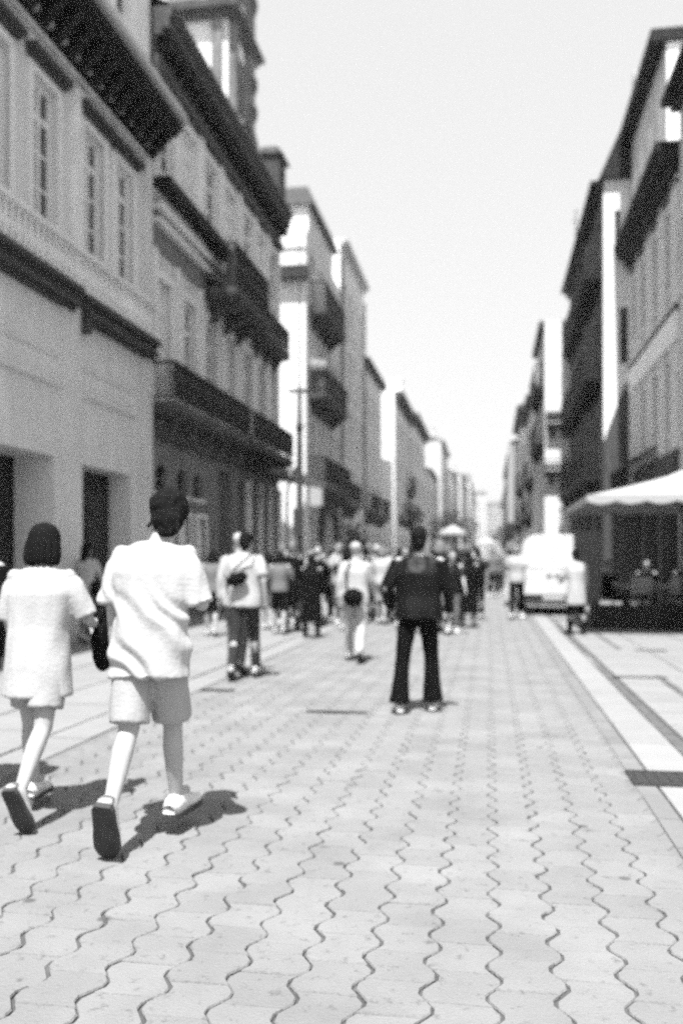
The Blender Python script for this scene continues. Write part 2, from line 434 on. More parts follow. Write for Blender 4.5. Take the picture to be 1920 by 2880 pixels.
b = MB(); b.quad((.80, -6, -.007), (.90, -6, -.007), (.90, 40, -.007), (.80, 40, -.007)); b.quad((-3.06, -6, -.0075), (-2.92, -6, -.0075), (-2.92, 40, -.0075), (-3.06, 40, -.0075)); b.build('edge_mortar', M_slab2, street, kind='stuff')
pr = link('right_pavement', mesh('right_pavement', [(.86, -6, -.016), (5.0, -6, -.016), (5.0, 40, -.016), (.86, 40, -.016)], [(0, 1, 2, 3)]), M_joint, kind='structure')
pl = link('left_pavement', mesh('left_pavement', [(-7.0, -6, -.016), (-2.93, -6, -.016), (-2.93, 40, -.016), (-7.0, 40, -.016)], [(0, 1, 2, 3)]), M_joint, kind='structure')
slab_row('gutter_stone', pr, .885, 1.02, 2, 40, .5, M_slab2, top=.0)
slab_row('kerb_stone', pr, 1.025, 1.36, 2.2, 5.7, .9, M_kerb, top=.0)
slab_row('kerb_stone', pr, 1.025, 1.36, 6.12, 40, .9, M_kerb, top=.0)
slab_row('gutter_stone', pr, 1.365, 1.47, 3, 12, .6, mat('dirty_channel', .10, .9, .5, 5), top=-.008)
slab_row('gutter_stone', pr, 1.365, 1.45, 12, 14, .6, M_slab2, top=-.008); slab_row('gutter_stone', pr, 1.365, 1.46, 14, 19, .6, MATS['dirty_channel'], top=-.008); slab_row('gutter_stone', pr, 1.365, 1.45, 19.2, 40, .6, M_slab2, top=-.008)
slab_row('channel_stone', pr, 1.93, 2.02, 7.8, 11.2, .55, MATS['dirty_channel'], top=.010); slab_row('channel_stone', pr, 1.93, 2.02, 14.2, 18.2, .55, MATS['dirty_channel'], top=.010)
for i in range(4):
    for (ya, yb, ln) in ((3.5, 21, .62),):
        slab_row('paving_slab', pr, 1.48 + i * .88, 1.48 + (i + 1) * .88, ya, yb, ln, M_slab, lane=(i % 2) * .31, gap=.012)
slab_row('gutter_stone', pl, -3.05, -2.94, 2, 40, .5, M_slab2, top=-.006)
slab_row('kerb_stone', pl, -3.42, -3.06, 2, 40, .9, M_slab, top=.0)
for i in range(4):
    slab_row('paving_slab', pl, -3.43 - (i + 1) * .89, -3.43 - i * .89, 5.4, 22, .66, M_slab, lane=(i % 2) * .33, gap=.010)
b = MB(); b.quad((1.48, 21.4, -.004), (5, 21.4, -.004), (5, 40, -.004), (1.48, 40, -.004)); b.quad((1.48, -6, -.006), (5, -6, -.006), (5, 3.4, -.006), (1.48, 3.4, -.006))
b.build('far_surface', M_slab, pr)
b = MB(); b.quad((-6.99, 22.4, -.004), (-3.43, 22.4, -.004), (-3.43, 40, -.004), (-6.99, 40, -.004)); b.quad((-6.99, -6, -.006), (-3.43, -6, -.006), (-3.43, 5.3, -.006), (-6.99, 5.3, -.006))
b.build('far_surface', M_slab, pl)
b = MB(); b.quad((-30, 40, 0), (30, 40, 0), (30, 460, 0), (-30, 460, 0)); tag(b.build('distant_street', M_ground), kind='structure')

def cover(x, y, w, l, label, bars=7):
    r = empty('drain_cover', (x, y, 0), label, 'drain cover')
    b = MB(); t = .022
    b.box(x - w / 2, x + w / 2, y - l / 2, y - l / 2 + t, -.01, .010); b.box(x - w / 2, x + w / 2, y + l / 2 - t, y + l / 2, -.01, .010)
    b.box(x - w / 2, x - w / 2 + t, y - l / 2 + t, y + l / 2 - t, -.01, .010); b.box(x + w / 2 - t, x + w / 2, y - l / 2 + t, y + l / 2 - t, -.01, .010)
    b.build('frame', M_cover, r)
    b = MB(); b.box(x - w / 2 + t, x + w / 2 - t, y - l / 2 + t, y + l / 2 - t, -.01, .004)
    for i in range(bars):
        xx = x - w / 2 + t + (w - 2 * t) * (i + .25) / bars; b.box(xx, xx + (w - 2 * t) / bars * .5, y - l / 2 + .04, y + l / 2 - .04, .0041, .009)
    b.build('grating', M_cover, r)
cover(1.14, 5.91, .52, .38, 'dark square iron drain cover set in the pale kerb strip')
cover(-1.37, 7.97, .56, .10, 'narrow dark channel cover beside the feet of the man in black')
cover(-2.84, 9.1, .36, .13, 'small dark drain cover on the paving by the man with the shoulder bag')
cover(2.42, 14.1, .45, .2, 'small iron cover out on the right-hand paving before the cafe terrace', 5)
cover(1.75, 10.9, .6, .14, 'long thin channel cover beside the kerb strip', 5)

# ------------------------------------------------------------------ LEFT: the grey shop building with the black eaves
def bld(name, x, y, label, group=None):
    return empty(name, (x, y, 0), label, 'building', group)
fL = Frame('L', -7.0)
b1 = bld('shop_building', -7, 12, 'grey shop building with black eaves and tall white windows, nearest on the left')
winA = [(8.3, .8), (9.95, .8), (11.75, .8), (13.24, .8), (15.0, .82), (16.36, .82)]
ops = [(a - w / 2, a + w / 2, 6.78, 9.0, .3) for a, w in winA]
wall('wall', fL, -4, 17.7, 0, 5.72, [(7.2, 13.55, 0, 3.08, .75), (14.58, 16.68, 0, 3.06, .5), (0, 6, 0, 3.08, .75)], M_wallA, b1)
wall('upper_wall', fL, -4, 17.7, 5.72, 10.3, ops, M_wallA, b1)
fbox('tiled_band', fL, -4, 17.7, .0, .03, 6.0, 6.66, M_wallA2, b1)
for a, w in winA:
    window(b1, fL, a, 6.78, w, 2.22, 2, 4, rec=.12, sur=.13, hood=1, fw=.1, sm=M_white)
    q = MB(); fL.box(q, a - w / 2 - .1, a + w / 2 + .1, .031, .06, 6.05, 6.62); q.build('apron_panel', M_white, b1)
bb = MB(); bb.tube([(0, .10, 6.06), (0, .10, 6.12), (0, .10, 6.25), (0, .10, 6.42), (0, .10, 6.56), (0, .10, 6.62)], [.05, .035, .065, .04, .035, .05], 8)
bme = mesh('baluster', bb.v, bb.f); bme.materials.append(M_white)
for i in range(52): link('baluster', bme, None, b1, fL.pt(8.0 + i * .185, 0, 0), fL.rz)
fbox('balustrade_rail', fL, 7.9, 17.68, .035, .19, 6.625, 6.70, M_white, b1); fbox('balustrade_base', fL, 7.9, 17.68, .035, .19, 5.985, 6.055, M_white, b1)
# pilaster between the bays, the sign boards and the ledge
fbox('pilaster', fL, 13.8, 14.42, .001, .05, 0, 5.7, M_wallA, b1)
fbox('pilaster', fL, 14.15, 14.38, .001, .09, 6.0, 9.4, M_wallA2, b1)
fbox('pilaster', fL, 17.35, 17.69, .001, .07, 0, 9.6, M_wallA, b1)
for s0, s1 in ((7.4, 13.7), (14.6, 16.9)):
    b = MB(); fL.box(b, s0, s1, .001, .03, 4.70, 4.74); fL.box(b, s0, s1, .001, .06, 4.24, 4.31); fL.box(b, s0 + .04, s1 - .04, .001, .012, 4.33, 4.69)
    b.build('sign_board', M_wallA, b1)
for s0, s1, dz in ((-4, 14.13, 0), (14.42, 17.7, -.06)):
    b = MB()
    for i, (o, z0, z1) in enumerate(((.10, 5.58, 5.66), (.22, 5.662, 5.74), (.17, 5.742, 5.88), (.28, 5.882, 5.98))): fL.box(b, s0, s1, -.005 - i * .001, o, z0 + dz, z1 + dz)
    b.build('ledge', M_lead, b1)
fbox('ledge_bracket', fL, 14.42, 14.55, .01, .2, 5.30, 5.57, M_lead, b1)
for i, (z0, z1, o) in enumerate(((9.34, 9.42, .06), (9.62, 9.7, .08), (9.9, 10.02, .12))): fbox('string_course', fL, -4, 17.7, .001, o, z0, z1, M_mid, b1)
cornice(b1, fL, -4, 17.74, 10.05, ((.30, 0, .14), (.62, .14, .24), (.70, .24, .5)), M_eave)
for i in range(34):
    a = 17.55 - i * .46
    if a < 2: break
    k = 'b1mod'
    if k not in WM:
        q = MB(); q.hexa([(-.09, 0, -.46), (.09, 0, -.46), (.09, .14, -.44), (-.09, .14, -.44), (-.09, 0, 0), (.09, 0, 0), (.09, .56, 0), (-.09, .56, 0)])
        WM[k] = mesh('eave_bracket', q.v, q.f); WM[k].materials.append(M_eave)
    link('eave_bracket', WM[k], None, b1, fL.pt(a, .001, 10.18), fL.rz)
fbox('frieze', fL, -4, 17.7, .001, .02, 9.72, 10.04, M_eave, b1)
b = MB(); fL.box(b, -4, 17.78, .56, .78, 10.552, 10.66); fL.box(b, -4, 17.78, .70, .82, 10.45, 10.549); b.build('gutter', M_gutter, b1)
wall('attic_wall', fL, -4, 17.7, 10.3, 15.4, [(16.0, 16.6, 11.9, 13.5, .25), (13.2, 13.8, 11.9, 13.5, .25)], M_white, b1)
for a in (16.3, 13.5): window(b1, fL, a, 11.9, .6, 1.6, 1, 3, rec=.1, sill=False)
body(b1, 'L', -7.0, -4, 17.7, 15.4, M_wallA)
# shop openings: deep reveals, glass and a door
for (a0, a1, d, h) in ((7.2, 13.55, .75, 3.08), (14.58, 16.68, .5, 3.06), (0, 6, .75, 3.08)):
    b = MB(); n = max(1, round((a1 - a0) / 1.5)); w = (a1 - a0) / n
    for i in range(n):
        fL.box(b, a0 + i * w + .04, a0 + (i + 1) * w - .04, -d + .01, -d + .03, .3, h - .35)
    g = b.build('shop_window', M_glassd, b1)
    b = MB()
    for i in range(n + 1): fL.box(b, a0 + i * w - .04 if i else a0, a0 + i * w + .04 if i < n else a1, -d, -d + .05, 0, h)
    fL.box(b, a0 + .04, a1 - .04, -d + .001, -d + .06, h - .35, h - .28); fL.box(b, a0 + .04, a1 - .04, -d + .001, -d + .06, .0, .3)
    fL.box(b, a0 + .04, a1 - .04, -d - .01, -d + .012, h - .28, h)
    b.build('shop_frame', M_iron, g)

# ------------------------------------------------------------------ LEFT: long building with iron balconies
b2 = bld('balcony_building', -7, 23.5, 'long building with three rows of tall pale windows, second on the left')
b2a = 17.76
wb = [18.5, 20.15, 21.8, 23.5, 25.3, 26.9, 28.4]
top_ops = [(a - .55, a + .55, 9.75, 11.45, .25) for a in wb]
mid_ops = [(a - .42, a + .42, 4.75, 7.45, .3) for a in wb]
gr_ops = [(18.05, 18.72, 2.85, 3.45), (19.36, 20.0, 2.85, 3.45), (20.5, 21.12, 2.85, 3.45), (18.1, 18.95, .5, 2.4), (19.5, 20.2, .5, 2.4), (20.7, 21.4, .5, 2.4),
          (22.5, 23.6, 0, 3.75, .7), (24.3, 25.0, 0, 3.6, .4), (25.6, 26.3, 0, 3.6, .4), (26.9, 27.6, 0, 3.6, .4), (28.2, 28.8, 0, 3.6, .4)]
wall('wall', fL, b2a, 29.25, 4.45, 9.0, mid_ops, M_mid, b2)
wall('top_wall', fL, b2a, 29.25, 9.0, 12.0, top_ops, M_white, b2)
wall('ground_floor_wall', fL, b2a, 29.25, 0, 4.45, gr_ops, M_granite, b2)
for a in wb:
    window(b2, fL, a, 9.75, 1.1, 1.7, 2, 3, pm=M_blind if wb.index(a) % 2 else M_glass, rec=.1, sur=.16, sm=M_white, fw=.1)
    window(b2, fL, a, 4.75, .84, 2.7, 2, 4, pm=M_glass if wb.index(a) % 3 else M_blind, rec=.12, sur=.16, sm=M_white, fw=.09)
for i, a in enumerate([17.95, 19.33, 20.98, 22.65, 24.4, 26.1, 27.65, 29.05]):
    fbox('pilaster', fL, a - .13, a + .13, .001, .08, 9.46, 12.0, M_light, b2)
    fbox('pilaster', fL, a - .10, a + .10, .001, .06, 4.5, 8.0, M_light, b2)
for (a0, a1, z0, z1) in gr_ops[:3]:
    a = (a0 + a1) / 2; w = a1 - a0
    window(b2, fL, a, z0, w, z1 - z0, 1, 1, rec=.14, pm=M_glassd, sill=True, fm=M_iron, fw=.04)
    q = MB(); r_ = w / 2                                  # the round head: a spandrel over the square opening
    for k in range(6):
        t0, t1 = math.pi * k / 6, math.pi * (k + 1) / 6
        q.quad(fL.pt(a + r_ * math.cos(t0), -.005, z1 - r_ * .75 + r_ * .75 * math.sin(t0)), fL.pt(a + r_ * math.cos(t1), -.005, z1 - r_ * .75 + r_ * .75 * math.sin(t1)), fL.pt(a + r_ * math.cos(t1), -.005, z1 + .002), fL.pt(a + r_ * math.cos(t0), -.005, z1 + .002))
    q.build('arch_head', M_granite, b2)
for (a0, a1, z0, z1) in gr_ops[3:6]: window(b2, fL, (a0 + a1) / 2, z0, a1 - a0, z1 - z0, 2, 2, pm=M_blind, rec=.1, sur=.1, sm=M_white)
b = MB(); fL.box(b, 22.52, 23.58, -.69, -.63, 0, 3.73); dr = b.build('door', M_eave, b2)
b = MB()
for k in range(2):
    for zz in (.3, 1.3, 2.5): fL.box(b, 22.6 + k * .5, 23.0 + k * .5, -.628, -.6, zz, zz + .8)
b.build('door_panel', M_iron, dr)
b = MB(); fL.box(b, 23.05, 23.1, -.628, -.56, 1.0, 1.15); b.build('handle', M_metal, dr)
for (a0, a1, z0, z1, d) in gr_ops[7:]:
    b = MB(); fL.box(b, a0, a1, -.39, -.36, .01, 3.6); g = b.build('shop_window', M_glass, b2)
    b = MB(); fL.box(b, a0, a1, -.358, -.3, 2.5, 2.6); fL.box(b, (a0 + a1) / 2 - .03, (a0 + a1) / 2 + .03, -.358, -.31, 0, 2.5); b.build('shop_frame', M_metal, g)
    fbox('column', fL, a1 + .12, a1 + .42, .002, .12, 0, 3.7, M_light, b2)
# entablature and roof
cornice(b2, fL, b2a, 29.3, 12.0, ((.16, -.25, .0), (.08, .002, .42), (.24, .422, .55), (.40, .552, .78), (.46, .782, .94)), M_dark, 'entablature')
for i in range(22):
    k = 'b2mod'
    if k not in WM:
        q = MB(); q.box(-.08, .08, 0, .3, -.24, 0); WM[k] = mesh('eave_bracket', q.v, q.f); WM[k].materials.append(M_eave)
    link('eave_bracket', WM[k], None, b2, fL.pt(18.0 + i * .52, .085, 12.42), fL.rz)
gable_roof(b2, 'L', -7.0, b2a, 29.3, 12.99, .5, 2.6)
body(b2, 'L', -7.0, b2a, 29.25, 12.9, M_mid)
fL2 = fL
# shelf bands over the middle windows
for z0, z1, o, m in ((9.22, 9.44, .42, M_eave), (8.98, 9.2, .1, M_mid), (8.78, 8.9, .24, M_light), (8.5, 8.6, .20, M_light), (8.62, 8.76, .06, M_dark), (8.02, 8.48, .05, M_granite)):
    fbox('string_course', fL, b2a + .02, 22.6, .001, o, z0, z1, m, b2)
for z0, z1, o, m in ((8.78, 8.9, .24, M_light), (8.5, 8.6, .20, M_light), (8.02, 8.48, .05, M_granite)):
    fbox('string_course', fL, 24.9, 29.25, .001, o, z0, z1, m, b2)
balcony(b2, fL, 21.2, 24.6, 8.15, .86, 1.1, solid=True, slabm=M_dark, step=.1)
fbox('planter', fL, 21.35, 24.45, .55, .78, 8.16, 8.9, M_eave, b2)
balcony(b2, fL, b2a + .05, 23.7, 4.72, .52, .86, slabm=M_dark, step=.085, th=.2)
balcony(b2, fL, 24.25, 29.2, 4.72, .52, .86, slabm=M_dark, step=.085, th=.2)
balcony(b2, fL, 25.4, 28.8, 8.2, .5, .7, slabm=M_dark)
fbox('string_course', fL, b2a + .02, 29.2, .001, .16, 4.0, 4.38, M_dark, b2)
cn = MB(); fL.hexa = None
cn.hexa([fL.pt(24.3, .01, 4.0), fL.pt(28.9, .01, 4.0), fL.pt(28.9, 1.5, 3.75), fL.pt(24.3, 1.5, 3.75), fL.pt(24.3, .01, 4.12), fL.pt(28.9, .01, 4.12), fL.pt(28.9, 1.5, 3.9), fL.pt(24.3, 1.5, 3.9)])
canopy = cn.build('canopy', M_iron, b2); fbox('fascia', fL, 24.28, 28.92, 1.503, 1.54, 3.72, 3.95, M_gutter, canopy)
dm = MB(); dm.box(-7.35, -6.75, 28.2, 29.2, 13.2, 14.6); dm.hexa([(-7.5, 28.1, 14.6), (-6.6, 28.1, 14.6), (-6.6, 29.3, 14.6), (-7.5, 29.3, 14.6), (-7.3, 28.2, 14.85), (-6.8, 28.2, 14.85), (-6.8, 29.2, 14.85), (-7.3, 29.2, 14.85)])
dm.build('dormer', M_dark, b2)
gl = empty('wall_lamp', fL.pt(25.45, 0, 3.2), 'small round white lamp hung under the canopy of the balcony building', 'lamp')
q = MB(); q.ell(fL.pt(25.45, .38, 3.15), (.13, .13, .13)); q.build('globe', M_canvas, gl, smooth=True)
q = MB(); q.tube([fL.pt(25.45, .0, 3.45), fL.pt(25.45, .38, 3.45), fL.pt(25.45, .38, 3.25)], .015, 6); q.build('bracket', M_iron, gl)

# ------------------------------------------------------------------ LEFT: church tower behind the roofs
tw = empty('church_tower', (-14, 42, 0), 'tall pale baroque church tower with dark stone corners rising behind the left roofs', 'church tower')
b = MB(); b.box(-16.0, -12.0, 40.0, 44.0, 0, 40); b.build('wall', M_white, tw)
fF = Frame('F', 40.0); fS = Frame('L', -12.0)
b = MB()
for (x0_, x1_) in ((-16.05, -15.5), (-12.75, -12.25)): b.box(x0_, x1_, 39.82, 39.998, 0, 40)
for (y0_, y1_) in ((40.2, 40.75), (42.9, 43.8)): b.box(-11.998, -11.7, y0_, y1_, 0, 40)
b.build('corner_pilaster', M_granite, tw)
b = MB()
for z0, o in ((26.6, .35), (26.9, .6), (27.15, .45), (21.2, .2), (31.5, .5)): b = MB(); b.box(-16 - o, -12 + o, 40 - o, 44 + o, z0, z0 + .22); b.build('cornice', M_dark, tw)
for z in (23.0, 28.6): window(tw, fS, 41.8, z, 1.2, 2.6, 2, 3, pm=M_glassd, sill=False, rec=-.1, fm=M_granite)
window(tw, fF, -14.2, 27.9, 1.6, 3.0, 2, 2, pm=M_glassd, sill=False, rec=-.1, fm=M_granite)
b = MB()                                                  # volute buttress at the foot of the belfry
pts = [(-11.6, 22.8), (-11.4, 21.9), (-11.1, 21.0), (-10.85, 19.9), (-10.6, 19.0), (-10.75, 18.6), (-11.1, 18.2), (-11.9, 17.4)]
n_ = len(pts)
for y in (42.4, 43.6): b.v += [(x, y, z) for x, z in pts] + [(-12.0, y, 17.4), (-12.0, y, 22.8)]
m_ = n_ + 2; b.f += [tuple(range(m_)), tuple(range(2 * m_ - 1, m_ - 1, -1))] + [(i, m_ + i, m_ + (i + 1) % m_, (i + 1) % m_) for i in range(m_)]
b.build('volute', M_dark, tw)
b = MB(); b.box(-15.5, -10.9, 40.5, 44.8, 0, 19); b.build('base', M_dark, tw)
for z in (29.2, 25.2, 23.8):
    b = MB(); b.ell((-11.75, 43.4, z), (.3, .35, .5), nu=8, nv=6); b.build('carved_ornament', M_dark, tw)

# ------------------------------------------------------------------ LEFT: white end-wall house and those after it
b3 = bld('white_house', -7.1, 38, 'white house with its blank sunlit end wall and three dark balconies, third on the left')
fL3 = Frame('L', -7.1)
w3 = [35.6, 37.6, 39.6, 41.4]
o3 = [(a - .5, a + .5, z, z + 2.3, .25) for a in w3 for z in (11.4, 8.1, 4.7)] + [(35.0, 36.5, 0, 3.5, .5), (37.3, 40.2, 0, 3.6, .6)]
wall('wall', fL3, 34.2, 42.3, 0, 14.4, o3, M_light, b3)
for a in w3:
    for z in (11.4, 8.1, 4.7): window(b3, fL3, a, z, 1.0, 2.3, 2, 3, pm=M_glass if (a * z) % 2 > 1 else M_blind, rec=.1, sill=False)
fE = body(b3, 'L', -7.1, 34.2, 42.3, 14.4, M_white)
balcony(b3, fL3, 34.8, 39.8, 11.4, .7, 1.1, slabm=M_dark, step=.08)
balcony(b3, fL3, 34.7, 40.4, 8.0, .7, 1.1, slabm=M_dark, step=.08)
balcony(b3, fL3, 34.7, 41.4, 4.4, .7, 1.1, slabm=M_dark, step=.08)
b = MB(); b.hexa([fL3.pt(34.9, .71, 9.0), fL3.pt(36.8, .71, 9.0), fL3.pt(36.8, .02, 9.0), fL3.pt(34.9, .02, 9.0), fL3.pt(34.9, .7, 9.3), fL3.pt(36.8, .7, 9.3), fL3.pt(36.8, .02, 9.45), fL3.pt(34.9, .02, 9.45)]); b.build('white_awning', M_canvas, b3)
fbox('end_balcony', fE, -8.3, -6.95, .002, .4, 12.35, 12.85, M_iron, b3); fbox('end_moulding', fE, -8.6, -7.12, .002, .05, 13.65, 13.75, M_wallA, b3)
fbox('white_sign_box', fL3, 34.4, 34.95, .1, .6, 3.5, 4.3, M_canvas, b3)
wall('attic_wall', fL3, 34.7, 40.2, 14.4, 15.5, [], M_light, b3)
b = MB(); b.box(-9.8, -7.101, 34.7, 40.2, 14.4, 15.5); b.build('attic', M_white, b3)
b = MB(); b.hexa([(-10, 34.5, 15.5), (-6.85, 34.5, 15.5), (-6.85, 40.6, 15.5), (-10, 40.6, 15.5), (-9.6, 34.6, 16.2), (-7.1, 34.6, 16.2), (-7.1, 40.5, 16.2), (-9.6, 40.5, 16.2)]); b.build('roof', M_roof, b3)
for (a0, a1) in ((35.02, 36.48), (37.32, 40.18)): fbox('shop_window', fL3, a0, a1, -.45, -.4, .01, 3.4, M_glassd, b3)
q = MB()
for k in range(10):
    t0, t1 = math.pi * k / 10, math.pi * (k + 1) / 10; r0, r1 = 1.7, 2.2
    q.hexa([fL3.pt(38.8 + r * math.cos(t), d, 2.1 + r * math.sin(t)) for t, r, d in ((t0, r0, .01), (t1, r0, .01), (t1, r0, .25), (t0, r0, .25), (t0, r1, .01), (t1, r1, .01), (t1, r1, .25), (t0, r1, .25))])
q.build('shop_arch', M_dark, b3)

def row_house(side, X, a0, a1, H, floors, nwin, m, label, eave=M_dark, eo=.35, eh=.3, balc=(), roof=0, z0=4.2, wh=1.7, ww=.85, endm=None, pm=None, group=None, gz=3.1, ground=True, fops=(), depth=9, chim=0, bars=(2, 3)):
    r = bld('street_house', X, (a0 + a1) / 2, label, group); fr = Frame(side, X)
    zs = [z0 + i * (H - .7 - z0) / floors for i in range(floors)]
    st = (a1 - a0) / nwin; c = [a0 + st * (i + .5) for i in range(nwin)]
    ops = [(a - ww / 2, a + ww / 2, z, z + wh, .22) for a in c for z in zs]
    if ground: ops += [(a - st * .33, a + st * .33, 0, gz, .45) for a in c]
    wall('wall', fr, a0, a1, 0, H, ops, m, r)
    for a in c:
        for z in zs: window(r, fr, a, z, ww, wh, bars[0], bars[1], pm=pm or (M_glass if random.random() < .6 else M_blind), rec=.1, sill=(z not in [zs[b_[0]] for b_ in balc]), sur=.09)
        if ground: fbox('shop_window', fr, a - st * .33, a + st * .33, -.44, -.4, .01, gz, M_glassd, r)
    body(r, side, X, a0, a1, H, endm or m, front_ops=fops, depth=depth)
    cornice(r, fr, a0, a1, H, ((eo * .5, -eh, -eh * .5), (eo, -eh * .5 + .001, .02)), eave)
    for z in zs: fbox('string_course', fr, a0, a1, .001, .05, z - .45, z - .33, M_light if m is not M_white else M_wallA, r)
    for fl, i0, i1, pj in balc: balcony(r, fr, c[i0] - st * .4, c[i1] + st * .4, zs[fl] - .02, pj, 1.0, slabm=M_dark, step=.12)
    if roof: gable_roof(r, side, X, a0, a1, H + .03, .35, roof, depth)
    for k in range(chim): chimney(r, X + (1.2 if side == 'R' else -1.2), a0 + (a1 - a0) * (k + .6) / (chim + .3), H + .2, 1.6, .5)
    return r
def pipe(parent, fr, a, h, m=M_metal): 
    q = MB(); q.tube([fr.pt(a, .09, 0), fr.pt(a, .09, h)], .05, 8); return q.build('drainpipe', m, parent)
b4 = row_house('L', -7.1, 42.35, 50.5, 16.9, 4, 4, M_light, 'tall light house with a flat grey eave and drainpipes, fourth on the left', eave=M_mid, balc=((0, 0, 1, .5),), endm=M_light, wh=1.8)
pipe(b4, fL3, 50.4, 16); pipe(b4, fL3, 42.5, 16)
b4b = row_house('L', -7.1, 50.55, 59.2, 12.9, 3, 4, M_light, 'lower light house with dark roof and two small dark balconies, fifth on the left', eave=M_dark, balc=((0, 0, 1, .5), (0, 2, 3, .6)), roof=1.2)
b5 = row_house('L', -6.45, 61.3, 74, 13.0, 3, 6, M_light, 'pale house standing forward with a white end wall and dark eave, sixth on the left', eave=M_dark, eo=.6, eh=.6, balc=((1, 4, 5, .5),), endm=M_white)
b5b = row_house('L', -6.4, 74.1, 90, 13.6, 3, 7, M_light, 'pale house with a heavy dark eave line beyond the sixth on the left', eave=M_dark, eo=.6, eh=.6)
chimney(b5, -6.9, 66, 13.0, 1.6, 1.0, M_white)
far = [('L', -6.0, 90.1, 100, 10.4, 2, 6, M_light), ('L', -5.3, 100.1, 115, 14.6, 4, 8, M_mid), ('L', -4.8, 115.1, 130, 12.6, 3, 8, M_light), ('L', -4.0, 130.1, 160, 13.5, 3, 8, M_mid), ('L', -3.4, 160.1, 230, 15, 3, 10, M_light)]
labs = ['low pale house between taller ones far along the left side', 'tall narrow grey house with roof ornaments far along the left side', 'pale house well beyond the tall grey one on the left', 'grey house faint in the haze on the left', 'palest farthest house at the end of the left row']
for (s_, X_, a0_, a1_, H_, fl_, nw_, m_), lb in zip(far, labs):
    row_house(s_, X_, a0_, a1_, H_, fl_, nw_, m_, lb, balc=((0, 1, nw_ - 2, .5),), chim=3, wh=1.6, roof=1.5, ground=a0_ < 100)

# ------------------------------------------------------------------ RIGHT side
fR = Frame('R', 5.0)
rn = row_house('R', 5.0, 8, 24.85, 13.6, 4, 8, M_mid, 'brown-grey building at the right edge of the picture behind the cafe parasol', eave=M_eave, eo=.5, z0=4.8)
r0 = bld('fluted_building', 5.0, 29, 'fluted light building with a white band and black cornice behind the parasol')
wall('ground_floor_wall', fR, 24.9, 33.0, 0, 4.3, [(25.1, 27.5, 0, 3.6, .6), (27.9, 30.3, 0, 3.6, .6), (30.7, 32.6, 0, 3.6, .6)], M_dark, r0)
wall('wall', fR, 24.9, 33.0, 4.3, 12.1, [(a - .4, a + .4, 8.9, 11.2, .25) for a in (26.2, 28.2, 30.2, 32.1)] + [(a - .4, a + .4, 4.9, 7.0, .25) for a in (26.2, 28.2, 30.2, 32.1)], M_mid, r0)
for a in (26.2, 28.2, 30.2, 32.1):
    window(r0, fR, a, 8.9, .8, 2.3, 2, 3, rec=.1, sill=True, sur=.1, sm=M_white); window(r0, fR, a, 4.9, .8, 2.1, 2, 3, rec=.1, sill=True, sur=.1, sm=M_white)
for i in range(26):                                       # shallow upright flutes
    a = 25.0 + i * .31
    if all(abs(a - c) > .5 for c in (26.2, 28.2, 30.2, 32.1)):
        for z0, z1 in ((8.2, 11.7), (4.4, 7.2)): fbox('fluting', fR, a - .06, a + .06, .001, .09, z0, z1, M_white, r0)
fbox('white_band', fR, 24.9, 33.0, .001, .12, 7.3, 8.05, M_canvasw, r0)
for zz in (8.2, 11.55): fbox('string_course', fR, 24.9, 33.0, .001, .1, zz - .06, zz + .06, M_dark, r0)
fbox('sign_fascia', fR, 24.9, 33.0, .001, .16, 3.7, 4.3, M_dark, r0)
cornice(r0, fR, 24.9, 33.0, 12.1, ((.25, -.3, 0), (.5, .001, .25), (.62, .251, .5)), M_eave)
for a0, a1 in ((25.1, 27.5), (27.9, 30.3), (30.7, 32.6)): fbox('shop_window', fR, a0 + .01, a1 - .01, -.58, -.54, .01, 3.55, M_glassd, r0)
fbox('pier', fR, 31.7, 32.0, .001, .22, 3.6, 7.28, M_white, r0)
wall('attic_wall', fR, 26.6, 33.0, 12.6, 16.2, [(a - .4, a + .4, 13.5, 15.0, .2) for a in (27.6, 29.2, 30.8, 32.2)], M_mid, r0)
for a in (27.6, 29.2, 30.8, 32.2): window(r0, fR, a, 13.5, .8, 1.5, 2, 2, rec=.1)
b = MB(); b.box(5.001, 12, 26.62, 32.98, 12.6, 16.2); b.build('attic_end_wall', M_white, r0)
b = MB(); b.box(4.55, 12, 26.5, 33.1, 16.2, 16.55); b.build('roof_edge', M_eave, r0)
body(r0, 'R', 5.0, 24.9, 33.0, 12.1, M_mid)
# iron frame canopy sloping over the shop end
cn = MB(); cn.hexa([fR.pt(27.5, .01, 4.75), fR.pt(32.98, .01, 4.75), fR.pt(32.98, .75, 4.35), fR.pt(27.5, .75, 4.35), fR.pt(27.5, .01, 4.85), fR.pt(32.98, .01, 4.85), fR.pt(32.98, .75, 4.46), fR.pt(27.5, .75, 4.46)])
cn.build('canopy', M_canvasd, r0)
# dark house with white end wall
r1 = bld('dark_balcony_house', 4.04, 40, 'dark stone house with black balconies and white end wall, third on the right')
fR1 = Frame('R', 4.04); c1 = [34.6, 37.6, 40.6, 43.8]
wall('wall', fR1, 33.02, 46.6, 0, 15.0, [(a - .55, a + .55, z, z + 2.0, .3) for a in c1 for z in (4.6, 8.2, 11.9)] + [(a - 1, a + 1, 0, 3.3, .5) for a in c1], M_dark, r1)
for a in c1:
    for z in (4.6, 8.2, 11.9): window(r1, fR1, a, z, 1.1, 2.0, 2, 3, rec=.12, sill=False, fm=M_mid)
    fbox('shop_window', fR1, a - .99, a + .99, -.48, -.44, .01, 3.3, M_glassd, r1)
balcony(r1, fR1, 33.6, 38.6, 11.85, .6, 1.0, solid=True, slabm=M_eave); balcony(r1, fR1, 33.6, 38.6, 8.15, .6, 1.0, solid=True, slabm=M_eave)
